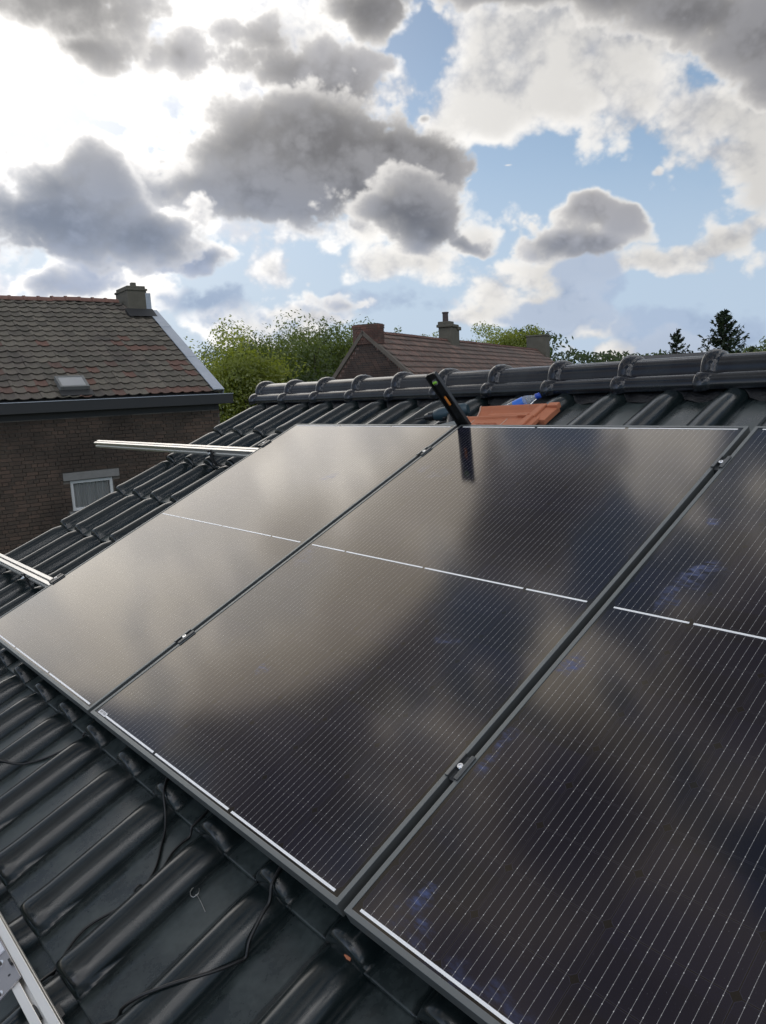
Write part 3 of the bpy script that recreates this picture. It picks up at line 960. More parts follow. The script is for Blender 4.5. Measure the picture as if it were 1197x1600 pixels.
def mat_brick(name, dark, red, random_from='object'):
    m, nb, b = material(name, dark, 0.9)
    rnd = nb.node('ShaderNodeObjectInfo').outputs['Random'] if random_from == 'object' else nb.node('ShaderNodeNewGeometry').outputs['Random Per Island']
    p = worldco(nb)
    c = nb.mix(nb.ramp(rnd, 0.2, 1.0), dark, red)
    soot = nb.ramp(nb.noise(p, 0.9, 5, 0.6), 0.38, 0.66)
    c = nb.mix(nb.m('MULTIPLY', soot, 0.75), c, tuple(x * 0.45 for x in dark))
    c = nb.mix(nb.ramp(nb.noise(p, 25, 4, 0.6), 0.5, 0.8, 0, 0.35), c, (0.16, 0.13, 0.11))
    nb.put(b.inputs['Base Color'], c)
    bump(nb, b, nb.noise(p, 60, 4, 0.7), 0.5, 0.006)
    return m


BR_D, BR_R = (0.070, 0.050, 0.036), (0.105, 0.068, 0.048)
M_BRICK, M_BRICK_ALL = mat_brick('old_brick', BR_D, BR_R), mat_brick('old_brick_rest', BR_D, BR_R, 'island')
M_MORTAR, nb, b = material('mortar', (0.11, 0.10, 0.088), 0.95)
nb.put(b.inputs['Base Color'], nb.mix(nb.ramp(nb.noise(worldco(nb), 1.3, 5, 0.6), 0.4, 0.65), (0.17, 0.15, 0.125), (0.05, 0.046, 0.040)))
# wall core
mb = MB()
zt = CAM_Z - 0.10
wx0, wx1, wz0, wz1 = -3.265, -2.43, CAM_Z - 2.10, CAM_Z - 1.49
mb.box(((XL + wx0) / 2, 0.15, zt / 2), (wx0 - XL, 0.3, zt))
mb.box((wx1 / 2, 0.15, zt / 2), (-wx1, 0.3, zt))
mb.box(((wx0 + wx1) / 2, 0.15, wz0 / 2), (wx1 - wx0, 0.3, wz0))
mb.box(((wx0 + wx1) / 2, 0.15, (wz1 + zt) / 2), (wx1 - wx0, 0.3, zt - wz1))
mb.build('wall', M_MORTAR, brick_house)
mb = MB()
mb.prism([(0.0, 0.0), (2 * YR - 0.3, 0.0), (2 * YR - 0.3, zt), (YR, ZR - 0.25), (0.0, zt - 0.001)], (-0.302, 0, 0), (1, 0, 0), (0, 1, 0), (0, 0, 1), 0.3)
o = mb.build('gable_wall', M_WALL, brick_house)
o.location = (0.0, 0.3, 0)
# bricks in stretcher and header rows
COURSE, BL, BH = 0.0745, 0.216, 0.0625


def brick_mesh(l, name, m):
    mb = MB()
    mb.box((0, 0, 0), (l, 0.03, BH))
    me = mb.mesh(name, m)
    return me


BRICK_LONG, BRICK_SHORT = brick_mesh(0.206, 'brick', M_BRICK), brick_mesh(0.098, 'brick_half', M_BRICK)
rng = random.Random(8)
bricks = []
for c in range(71):
    z = zt - 0.17 - COURSE * (c + 0.5)
    x = 0.0 - (0.05 if c % 2 else 0.0)
    short = (c % 2 == 1)
    while x > XL + 0.2:
        l = 0.206 if not (c % 4 == 3) else 0.098
        if x == 0.0 or (x == -0.05):
            l = 0.206 if c % 2 == 0 else 0.098
        x0 = x - l
        xm = (x + x0) / 2
        hole = None
        if wz1 - 0.02 < z < wz1 + 0.18:
            hole = (-3.40, -2.29)
        elif wz0 - 0.07 < z < wz1 + 0.01:
            hole = (wx0 - 0.01, wx1 + 0.01) if z > wz0 + 0.01 else (wx0 - 0.10, wx1 + 0.10)
        for a, e in (((x0, x),) if hole is None else ((x0, min(x, hole[0])), (max(x0, hole[1]), x))):
            if e - a > 0.025:
                bricks.append(((a + e) / 2, z, e - a))
        x = x0 - 0.010
# the part of the wall in view: nearest pieces as single bricks, the rest of the face as one mesh
bricks.sort(key=lambda q: (0 if -4.25 < q[0] < -0.05 else 1, abs(q[1] - (CAM_Z - 1.15)) * 1.2 + abs(q[0] + 2.4)))
rest = MB()
for i, (x, z, l) in enumerate(bricks):
    off = rng.uniform(-0.003, 0.003)
    if i < 298:
        o = inst('brick', BRICK_LONG if l > 0.15 else BRICK_SHORT, brick_house, (x, -0.011 + off, z))
        o.scale.x = l / (0.206 if l > 0.15 else 0.098)
        o.rotation_euler = (0, rng.uniform(-.008, .008), rng.uniform(-.01, .01))
    else:
        rest.box((x, -0.011 + off, z), (l, 0.03, BH), (0, rng.uniform(-.008, .008), rng.uniform(-.01, .01)))
tag(rest.build('brick_courses', M_BRICK_ALL, brick_house), kind='stuff')
# window with net curtain, concrete lintel
M_CONC, nb, b = material('grey_concrete', (0.20, 0.19, 0.18), 0.9)
nb.put(b.inputs['Base Color'], nb.mix(nb.noise(worldco(nb), 5, 6, 0.65), (0.13, 0.125, 0.115), (0.27, 0.26, 0.245)))
mb = MB(); mb.box((-2.845, 0.045, wz1 + 0.085), (1.09, 0.16, 0.15)); mb.build('lintel', M_CONC, brick_house, None, 0.004)
M_PVC, nb, b = material('white_window_paint', (0.62, 0.62, 0.60), 0.45)
mb = MB()
fx, fz, t_ = (wx0 + wx1) / 2, (wz0 + wz1) / 2, 0.055
ww, wh = wx1 - wx0 - 0.01, wz1 - wz0 - 0.01
for cx, cz, sx, sz in ((fx - ww / 2 + t_ / 2, fz, t_, wh), (fx + ww / 2 - t_ / 2, fz, t_, wh), (fx, fz + wh / 2 - t_ / 2, ww - 2 * t_, t_), (fx, fz - wh / 2 + t_ / 2, ww - 2 * t_, t_)):
    mb.box((cx, 0.06, cz), (sx, 0.07, sz))
win = mb.build('window', M_PVC, brick_house, None, 0.004)
M_PANE = bpy.data.materials.new('window_glass'); M_PANE.use_nodes = True
_nt = M_PANE.node_tree; _nt.nodes.clear(); nb = NB(_nt)
_g = nb.node('ShaderNodeBsdfGlossy'); _g.inputs['Roughness'].default_value = 0.02; _t = nb.node('ShaderNodeBsdfTransparent'); _f = nb.node('ShaderNodeFresnel'); _f.inputs[0].default_value = 1.45
_m = nb.node('ShaderNodeMixShader'); _nt.links.new(_f.outputs[0], _m.inputs[0]); _nt.links.new(_t.outputs[0], _m.inputs[1]); _nt.links.new(_g.outputs[0], _m.inputs[2])
_o = nb.node('ShaderNodeOutputMaterial'); _nt.links.new(_m.outputs[0], _o.inputs[0])
mb = MB(); mb.box((fx, 0.062, fz), (ww - 2 * t_ + 0.01, 0.006, wh - 2 * t_ + 0.01)); mb.build('pane', M_PANE, win)
M_NET, _, _ = material('net_curtain', (0.42, 0.42, 0.41), 0.9)
mb = MB()
cols = 90
xs = [fx - ww / 2 + t_ * 0.5 + (ww - t_) * i / cols for i in range(cols + 1)]
mb.grid([[(x, 0.11 + 0.016 * math.sin(i * 0.95 + 0.7 * math.sin(i * 0.23)), z) for i, x in enumerate(xs)] for z in (fz + wh / 2 - 0.02, fz, fz - wh / 2 + 0.02)])
mb.build('net_curtain', M_NET, win, 60)
M_DARK, _, _ = material('dark_room', (0.02, 0.02, 0.02), 0.9)
mb = MB(); mb.box((fx, 0.28, fz), (ww + 0.2, 0.02, wh + 0.2)); mb.build('room_shade', M_DARK, win)
mb = MB(); mb.box((fx, 0.02, wz0 - 0.025), (ww + 0.16, 0.16, 0.05)); mb.build('window_sill', M_CONC, brick_house, None, 0.004)
# box gutter under the eaves
M_GUT, nb, b = material('dark_painted_gutter', (0.022, 0.022, 0.022), 0.55)
mb = MB()
mb.box(((XL + 0.24) / 2, -0.14, ZG - 0.145), (0.24 - XL, 0.24, 0.20))
mb.build('gutter', M_GUT, brick_house, None, 0.006)
M_ZINC, nb, b = material('grey_zinc', (0.42, 0.45, 0.49), 0.5, 0.25)
nb.put(b.inputs['Base Color'], nb.mix(nb.noise(worldco(nb), 4, 6, 0.65), (0.32, 0.35, 0.39), (0.50, 0.53, 0.57)))
mb = MB()
mb.box(((XL + 0.25) / 2, -0.262, ZG - 0.034), (0.25 - XL, 0.016, 0.014))
mb.build('gutter_rim', M_ZINC, brick_house, None, 0.004)
mb = MB(); mb.box(((XL) / 2, 0.02, zt - 0.08), (-XL, 0.06, 0.15)); mb.build('soffit_board', M_GUT, brick_house)
# roof deck (both slopes)
rl = math.hypot(ZR - ZG, YR - Y0)
mb = MB()
mb.prism([(Y0, ZG - 0.03), (YR, ZR - 0.03), (2 * YR - Y0, ZG - 0.03), (2 * YR - Y0, ZG - 0.10), (YR, ZR - 0.12), (Y0, ZG - 0.10)], (XL, 0, 0), (1, 0, 0), (0, 1, 0), (0, 0, 1), -XL - 0.05)
mb.build('roof_deck', M_DECK, brick_house)


def mat_clay(name, random_from):
    m, nb, b = material(name, (0.1, 0.09, 0.08), 0.85)
    oi = nb.node('ShaderNodeObjectInfo')
    rnd = oi.outputs['Random'] if random_from == 'object' else nb.node('ShaderNodeNewGeometry').outputs['Random Per Island']
    p = worldco(nb)
    c = nb.mix(rnd, (0.094, 0.080, 0.063), (0.165, 0.140, 0.108))
    patch = nb.ramp(nb.noise(p, 0.75, 5, 0.6), 0.47, 0.68)
    c = nb.mix(patch, c, nb.mix(rnd, (0.070, 0.058, 0.050), (0.12, 0.094, 0.078)))
    c = nb.mix(nb.ramp(nb.noise(p, 14, 5, 0.65), 0.45, 0.75, 0, 0.55), c, (0.12, 0.125, 0.085))
    c = nb.mix(nb.ramp(nb.noise(p, 40, 3, 0.6), 0.62, 0.75, 0, 0.5), c, (0.05, 0.05, 0.045))
    nb.put(b.inputs['Base Color'], c)
    bump(nb, b, nb.noise(p, 50, 4, 0.65), 0.4, 0.006)
    return m


M_CLAY, M_CLAY_ALL = mat_clay('mossy_clay_tile', 'object'), mat_clay('mossy_clay_tile_rest', 'island')
M_CLAYRED, nb, b = material('fresh_red_clay_tile', (0.30, 0.12, 0.07), 0.8)
nb.put(b.inputs['Base Color'], nb.mix(nb.m('ADD', nb.m('MULTIPLY', nb.node('ShaderNodeObjectInfo').outputs['Random'], 0.6), nb.m('MULTIPLY', nb.noise(worldco(nb), 20, 4, 0.6), 0.5)), (0.085, 0.060, 0.048), (0.17, 0.085, 0.060)))
CW_, CE = 0.226, 0.2493


def old_tile(mb=None, x=0, s=0, jx=0, tilt=0, m=None):
    """one S-curved pantile; s = distance up the slope of its lower edge"""
    own = mb is None
    if own:
        mb = MB()
    pr = [(0.0, 0.020), (0.022, 0.034), (0.048, 0.030), (0.075, 0.012), (0.12, 0.004), (0.17, 0.007), (0.205, 0.016), (0.226, 0.024)]
    c, sn = math.cos(SLOPE), math.sin(SLOPE)

    def P_(a, b_, h):
        h = h + 0.026 * (1 - b_ / CE) + tilt * a
        bb = s + b_
        return (x + a, Y0 + bb * c - h * sn, ZG + bb * sn + h * c) if not own else (a, b_ * c - h * sn, b_ * sn + h * c)
    top = [[P_(a, b_, h) for a, h in pr] for b_ in (0.0, CE + 0.03)]
    mb.grid(top)
    mb.grid([top[0], [P_(a, 0.004, h - 0.016) for a, h in pr]], flip=True)
    mb.grid([[P_(0.0, b_, 0.020) for b_ in (0, CE)], [P_(0.002, b_, 0.004) for b_ in (0, CE)]], flip=True)
    return mb


OT = old_tile().mesh('clay_tile', M_CLAY, 60)
OT_RED = old_tile().mesh('clay_tile_red', M_CLAYRED, 60)
reds = {(3, 0), (4, 0), (5, 0), (6, 0), (9, 0), (12, 0), (2, 4), (3, 8), (4, 8), (5, 8), (6, 9), (1, 3), (7, 3), (10, 4), (12, 4), (11, 2), (8, 5), (16, 1), (13, 5), (18, 4), (17, 9), (1, 5), (2, 5), (15, 2), (19, 6), (13, 9), (5, 10), (1, 0), (2, 0)}
rng = random.Random(4)
cells = []
for j in range(19):
    for i in range(36):
        x = -0.02 - CW_ * (i + 1)
        if x < XL + 0.1 or (j >= 15 and i < 3 and j > 15 + i):
            continue
        cells.append((i, j, x))
cells.sort(key=lambda q: (0 if q[2] > -5.3 + 0.06 * q[1] else 1, q[1], q[0]))
rest = MB()
c_, s_ = math.cos(SLOPE), math.sin(SLOPE)
for n, (i, j, x) in enumerate(cells):
    x += rng.uniform(-.006, .006)
    s = j * CE + rng.uniform(-.006, .006) + 0.05 * math.sin(i * 0.35) * 0.15
    if n < 298:
        inst('clay_tile', OT_RED if (i, j) in reds or rng.random() < 0.006 else OT, brick_house, (x, Y0 + s * c_, ZG + s * s_), (rng.uniform(-.01, .01), rng.uniform(-.012, .012), rng.uniform(-.012, .012)))
    else:
        old_tile(rest, x, s)
tag(rest.build('clay_tile_field', M_CLAY_ALL, brick_house, 60), kind='stuff')
# ridge tiles
M_RIDGECLAY, nb, b = material('red_clay_ridge', (0.2, 0.10, 0.075), 0.85)
nb.put(b.inputs['Base Color'], nb.mix(nb.noise(worldco(nb), 6, 5, 0.65), (0.13, 0.075, 0.06), (0.27, 0.135, 0.10)))
mb = MB()
arc = [(-0.13 * math.cos(PI * k / 8), 0.105 * math.sin(PI * k / 8)) for k in range(9)]
mb.grid([[(d, a * g, b_ * g) for a, b_ in arc] for d, g in ((0, 1.14), (0.05, 1.18), (0.06, 1.0), (0.33, 0.97))])
RT = mb.mesh('ridge_tile_clay', M_RIDGECLAY, 50)
for k in range(22):
    inst('ridge_tile', RT, brick_house, (-0.75 - 0.31 * (k + 1), YR + rng.uniform(-.01, .01), ZR - 0.02 + rng.uniform(-.006, .006) + 0.012 * math.sin(k * .7)), (0, rng.uniform(-.02, .02), 0))
# zinc verge in three lengths down the gable edge
V1 = [0.0, 1.55, 3.15, 4.10]
for a, b_ in zip(V1[:-1], V1[1:]):
    mb = MB()
    cs = [(-0.20, 0.052), (-0.20, 0.075), (0.05, 0.075), (0.05, -0.12), (0.035, -0.12), (0.035, 0.052)]
    pts = lambda sdist, g: [(x, Y0 + sdist * c_ - h * s_, ZG + sdist * s_ + h * c_) for x, h in [(q[0], q[1] + g) for q in cs]]
    A, B = pts(a, 0.008), pts(b_ + 0.05, 0.0)
    n = len(cs)
    mb.add(A + B, [(k, (k + 1) % n, n + (k + 1) % n, n + k) for k in range(n)] + [tuple(range(n)), tuple(range(n, 2 * n))])
    mb.build('verge_flashing', M_ZINC, brick_house, None, 0.004)
# rendered chimney stack across the ridge
M_REND, nb, b = material('weathered_render', (0.12, 0.11, 0.09), 0.95)
p = worldco(nb)
nb.put(b.inputs['Base Color'], nb.mix(nb.noise(p, 3, 7, 0.65), (0.075, 0.068, 0.052), (0.17, 0.155, 0.12)))
bump(nb, b, nb.noise(p, 25, 5, 0.7), 0.6, 0.01)
mb = MB()
mb.box((-0.37, YR + 0.02, ZR - 0.05), (0.48, 0.92, 0.60))
mb.box((-0.37, YR + 0.02, ZR + 0.265), (0.53, 0.97, 0.05))
mb.box((-0.37, YR + 0.02, ZR + 0.325), (0.46, 0.86, 0.07))
st = mb.build('chimney', M_REND, brick_house, None, 0.015)
mb = MB(); mb.box((-0.37, YR - 0.20, ZR + 0.40), (0.12, 0.12, 0.12)); mb.build('chimney_pot', M_REND, st, None, 0.01)
mb = MB(); mb.box((-0.10, YR - 0.15, ZR - 0.02), (0.13, 0.60, 0.42)); mb.build('chimney_flashing', M_ZINC, brick_house, None, 0.01)
# soot-dark cement fillet in front of the stack
mb = MB(); mb.prism([(-0.32, -0.11), (0.0, 0.10), (0.0, -0.11)], (-0.75, YR - 0.58, ZR - 0.31), (1, 0, 0), (0, 1, 0), (0, 0, 1), 0.68)
mb.build('cement_fillet', M_GUT, brick_house)
# skylight
M_SKYGL, nb, b = material('skylight_glass', (0.30, 0.30, 0.29), 0.25, 0.0, 0.8)  # pale base colour stands in for sky reflected in the pane
M_SKYFR, _, _ = material('weathered_skylight_frame', (0.16, 0.16, 0.15), 0.6)
sx, ss = -2.98, 0.47
rotm = Matrix.Rotation(SLOPE, 3, 'X')
ctr = Vector((sx, Y0 + ss * c_ - 0.085 * s_, ZG + ss * s_ + 0.085 * c_))
mb = MB()
for dx_, dy_, wx_, wy_ in ((-0.25, 0, 0.05, 0.45), (0.25, 0, 0.05, 0.45), (0, 0.20, 0.45, 0.05), (0, -0.20, 0.45, 0.05)):
    mb.box(ctr + rotm @ Vector((dx_, dy_, -0.02)), (wx_, wy_, 0.13), rotm)
sk = mb.build('skylight', M_SKYFR, brick_house, None, 0.006)
mb = MB(); mb.box(ctr + rotm @ Vector((0, 0, 0.03)), (0.47, 0.37, 0.012), rotm); mb.build('pane', M_SKYGL, sk)
mb = MB(); mb.box(ctr + rotm @ Vector((0, -0.33, -0.035)), (0.62, 0.22, 0.012), rotm); mb.build('lead_apron', M_GUT, sk)

# ================================================================== long brick house behind the ridge, seen gable first
R2 = RAD(26)
BX, BY = Vector((math.sin(R2), math.cos(R2), 0)), Vector((math.cos(R2), -math.sin(R2), 0))   # along the ridge, towards the near slope
D2 = 27.0
dirv = Vector((-0.0150, 0.99989, 0))
APEX = dirv * D2
HZ2 = CAM_Z + 2.02
FAR = Matrix(((BX.x, BY.x, 0, APEX.x), (BX.y, BY.y, 0, APEX.y), (0, 0, 1, 0), (0, 0, 0, 1)))
far_house = thing('gabled_house', 'long brick house with red pantiled roof and three chimneys beyond the black ridge', 'house', FAR)
L2, HWD, T2 = 25.5, 4.0, RAD(41)
tz = HWD * math.tan(T2)
TL2 = RAD(50)                         # the far slope is steeper
HWL = tz / math.tan(TL2)
M_BR2, M_BR2R = mat_brick('red_chimney_brick', (0.13, 0.075, 0.058), (0.22, 0.10, 0.075), 'island'), mat_brick('brown_gable_brick', (0.065, 0.048, 0.040), (0.11, 0.068, 0.052), 'island')
mb = MB()
mb.prism([(-HWL, 0), (HWD, 0), (HWD, HZ2 - tz - 0.1), (0, HZ2 - 0.1), (-HWL, HZ2 - tz - 0.1)], (0.04, 0, 0), (1, 0, 0), (0, 1, 0), (0, 0, 1), L2 - 0.3)
mb.build('wall', M_WALL, far_house)
mb = MB()
rng = random.Random(21)
for c in range(60):
    z = HZ2 - 0.28 - 0.075 * (c + 0.5)
    half = (HZ2 - 0.16 - z) / math.tan(T2)
    half = min(half, HWD - 0.02)
    y = -min((HZ2 - 0.16 - z) / math.tan(TL2), HWL - 0.02)
    y += 0.11 if c % 2 else 0
    while y < half - 0.1:
        l = min(0.21, half - y)
        mb.box((0.032 + rng.uniform(-.003, .003), y + l / 2, z), (0.03, l - 0.010, 0.064))
        y += l
tag(mb.build('brick_courses', M_BR2R, far_house), kind='stuff')
# coping along both gable edges
M_COPE, nb, b = material('pale_mortar_coping', (0.26, 0.23, 0.19), 0.95)
nb.put(b.inputs['Base Color'], nb.mix(nb.noise(worldco(nb), 4, 5, 0.65), (0.09, 0.075, 0.06), (0.19, 0.16, 0.13)))
for sgn in (-1, 1):
    mb = MB()
    hw_, tt_ = (HWD, T2) if sgn > 0 else (HWL, TL2)
    ln = hw_ / math.cos(tt_) + 0.1
    mid = Vector((0.03, sgn * hw_ / 2, HZ2 - tz / 2 - 0.02))
    mb.box(mid, (0.20, ln, 0.13), Matrix.Rotation(-sgn * tt_, 3, 'X'))
    mb.build('gable_coping', M_COPE, far_house, None, 0.01)
# pantiled slopes, real wavy courses
M_PAN, nb, b = material('red_pantile', (0.2, 0.1, 0.075), 0.42)
p = worldco(nb)
rnd = nb.node('ShaderNodeNewGeometry').outputs['Random Per Island']
c = nb.mix(rnd, (0.085, 0.058, 0.048), (0.24, 0.14, 0.105))
c = nb.mix(nb.ramp(nb.noise(p, 0.5, 5, 0.6), 0.42, 0.68, 0, 0.6), c, (0.10, 0.078, 0.065))
c = nb.mix(nb.ramp(nb.noise(p, 9, 4, 0.65), 0.45, 0.7, 0, 0.7), c, (0.12, 0.115, 0.09))
nb.put(b.inputs['Base Color'], c)
mb = MB()
TW, TE = 0.23, 0.335
ct, st_ = math.cos(T2), math.sin(T2)
pr = [(0, .022), (.03, .052), (.07, .050), (.105, .018), (.15, .008), (.195, .012), (.23, .022)]
nr = int(HWD / ct / TE)
for j in range(nr):
    s0 = j * TE                              # distance down from the ridge
    for i in range(int((L2 - 0.3) / TW)):
        x0 = 0.12 + i * TW + rng.uniform(-.006, .006)
        ds = rng.uniform(-.008, .008)
        q = lambda a, d, h: (x0 + a, (s0 + d) * ct + h * st_, HZ2 - (s0 + d) * st_ + h * ct)
        r0 = [q(a, -0.03, h) for a, h in pr]
        r1 = [q(a, TE + ds, h + 0.058) for a, h in pr]
        mb.grid([r0, r1], flip=True)
        mb.grid([r1, [q(a, TE + ds - 0.004, h + 0.008) for a, h in pr]], flip=True)
tag(mb.build('pantiles', M_PAN, far_house, 60), kind='stuff')
mb = MB()
mb.prism([(0, HZ2 - 0.01), (-HWL, HZ2 - tz), (-HWL, HZ2 - tz - 0.05), (0, HZ2 - 0.08), (HWD, HZ2 - tz - 0.07), (HWD, HZ2 - tz - 0.03)], (0.1, 0, 0), (1, 0, 0), (0, 1, 0), (0, 0, 1), L2 - 0.4)
mb.build('roof_deck', M_DECK, far_house)
mb = MB()
arc = [(-0.14 * math.cos(PI * k / 6), 0.10 * math.sin(PI * k / 6)) for k in range(7)]
mb.grid([[(d, a * g, b_ * g) for a, b_ in arc] for d, g in ((0, 1.12), (0.05, 1.12), (0.06, 1.0), (0.36, 0.97))])
RT2 = mb.mesh('ridge_tile_red', M_RIDGECLAY, 50)
for k in range(72):
    inst('ridge_tile', RT2, far_house, (0.9 + 0.335 * k, 0, HZ2 + 0.0 + rng.uniform(-.008, .008)))


def brick_chimney(parent, c, sx, sy, z0, z1, mbrick, label=None, cap=None):
    mb = MB()
    mb.box((c[0], c[1], (z0 + z1) / 2), (sx - 0.03, sy - 0.03, z1 - z0 - 0.01))
    st = mb.build('chimney', M_MORTAR, parent)
    mb = MB()
    n = int((z1 - z0) / 0.075)
    for k in range(n):
        z = z0 + 0.075 * (k + 0.5)
        grow = 0.03 if k >= n - 2 else 0.0
        for ax_i, (ln, dp) in enumerate(((sx + grow, sy + grow), (sy + grow, sx + grow))):
            a = -ln / 2 + (0.0 if (k + ax_i) % 2 else -0.055)
            while a < ln / 2 - 0.02:
                a0, a1 = max(a, -ln / 2), min(a + 0.21, ln / 2)
                if a1 - a0 > 0.03:
                    for sg in (-1, 1):
                        m_ = (a0 + a1) / 2
                        d_ = sg * (dp / 2 - 0.01) + rng.uniform(-.003, .003)
                        mb.box((c[0] + (m_ if ax_i == 0 else d_), c[1] + (d_ if ax_i == 0 else m_), z), ((a1 - a0 - 0.01) if ax_i == 0 else 0.04, 0.04 if ax_i == 0 else (a1 - a0 - 0.01), 0.065))
                a += 0.21
    tag(mb.build('brick_courses', mbrick, st), kind='stuff')
    return st


st = brick_chimney(far_house, (0.22, 0.10), 0.5, 0.98, HZ2 - 0.42, HZ2 + 0.28, M_BR2)
# crumbling middle stack with a tall pipe
mx = 8.6
mb = MB()
mb.box((mx, 0.0, HZ2 + 0.05), (1.05, 0.62, 1.1))
mb.box((mx - 0.15, 0.0, HZ2 + 0.66), (0.95, 0.74, 0.13))
mb.box((mx - 0.32, -0.02, HZ2 + 0.78), (0.55, 0.58, 0.14))
mb.box((mx + 0.42, 0.03, HZ2 + 0.56), (0.4, 0.70, 0.16), (0.02, 0.03, 0.05))
mid_st = mb.build('chimney', M_REND, far_house, None, 0.03)
M_PIPE, _, _ = material('rusty_flue', (0.075, 0.055, 0.048), 0.7)
mb = MB(); mb.lathe([(0, 0.13), (0.02, 0.13), (0.40, 0.125), (0.40, 0.15), (0.46, 0.15)], (mx - 0.4, 0.0, HZ2 + 0.80), (0, 0, 1), 14)
mb.build('flue_pipe', M_PIPE, mid_st, 40)
mb = MB()
mb.box((L2 - 0.6, 0.0, HZ2 + 0.2), (1.1, 1.25, 1.35)); mb.box((L2 - 0.6, 0.0, HZ2 + 0.92), (1.2, 1.35, 0.10))
mb.build('chimney', M_REND, far_house, None, 0.03)


# ================================================================== trees
def mat_leaf(name, dark, light, trans=0.55):
    m = bpy.data.materials.new(name)
    m.use_nodes = True
    nt = m.node_tree
    nt.nodes.clear()
    nb = NB(nt)
    g = nb.node('ShaderNodeNewGeometry')
    n = nb.noise(g.outputs['Position'], 0.9, 4, 0.6)
    f = nb.m('ADD', nb.m('MULTIPLY', g.outputs['Random Per Island'], 0.55), nb.ramp(n, 0.35, 0.65, 0, 0.5))
    c = nb.mix(f, dark, light)
    d = nb.node('ShaderNodeBsdfDiffuse'); nb.put(d.inputs[0], c)
    t = nb.node('ShaderNodeBsdfTranslucent'); nb.put(t.inputs[0], nb.vm('MULTIPLY', c, (1.9, 1.9, 0.75)))
    gl = nb.node('ShaderNodeBsdfGlossy'); gl.inputs['Roughness'].default_value = 0.4; gl.inputs[0].default_value = (0.6, 0.6, 0.6, 1)
    mx = nb.node('ShaderNodeMixShader'); mx.inputs[0].default_value = trans
    nt.links.new(d.outputs[0], mx.inputs[1]); nt.links.new(t.outputs[0], mx.inputs[2])
    m2 = nb.node('ShaderNodeMixShader'); m2.inputs[0].default_value = 0.05
    nt.links.new(mx.outputs[0], m2.inputs[1]); nt.links.new(gl.outputs[0], m2.inputs[2])
    o = nb.node('ShaderNodeOutputMaterial'); nt.links.new(m2.outputs[0], o.inputs[0])
    return m


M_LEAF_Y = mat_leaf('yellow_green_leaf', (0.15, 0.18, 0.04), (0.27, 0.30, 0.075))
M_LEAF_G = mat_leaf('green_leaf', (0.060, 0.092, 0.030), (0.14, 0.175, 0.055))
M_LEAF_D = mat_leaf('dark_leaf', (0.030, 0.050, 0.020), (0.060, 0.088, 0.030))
M_NEEDLE = mat_leaf('spruce_needle', (0.022, 0.040, 0.024), (0.048, 0.070, 0.036), 0.15)
M_BARK, nb, b = material('grey_brown_bark', (0.055, 0.045, 0.036), 0.95)
bump(nb, b, nb.noise(worldco(nb), 14, 5, 0.7), 0.8, 0.03)


def leaf_quad(mb, p, nrm, size, r):
    n = nrm.normalized()
    a = n.orthogonal().normalized()
    w = n.cross(a)
    t = r.uniform(0, 2 * PI)
    a, w = a * math.cos(t) + w * math.sin(t), w * math.cos(t) - a * math.sin(t)
    l, q = size, size * 0.45
    mb.add([p - a * l * 0.5, p + w * q * 0.5 + a * 0.05 * l, p + a * l * 0.5, p - w * q * 0.5 + a * 0.05 * l], [(0, 1, 2, 3)])


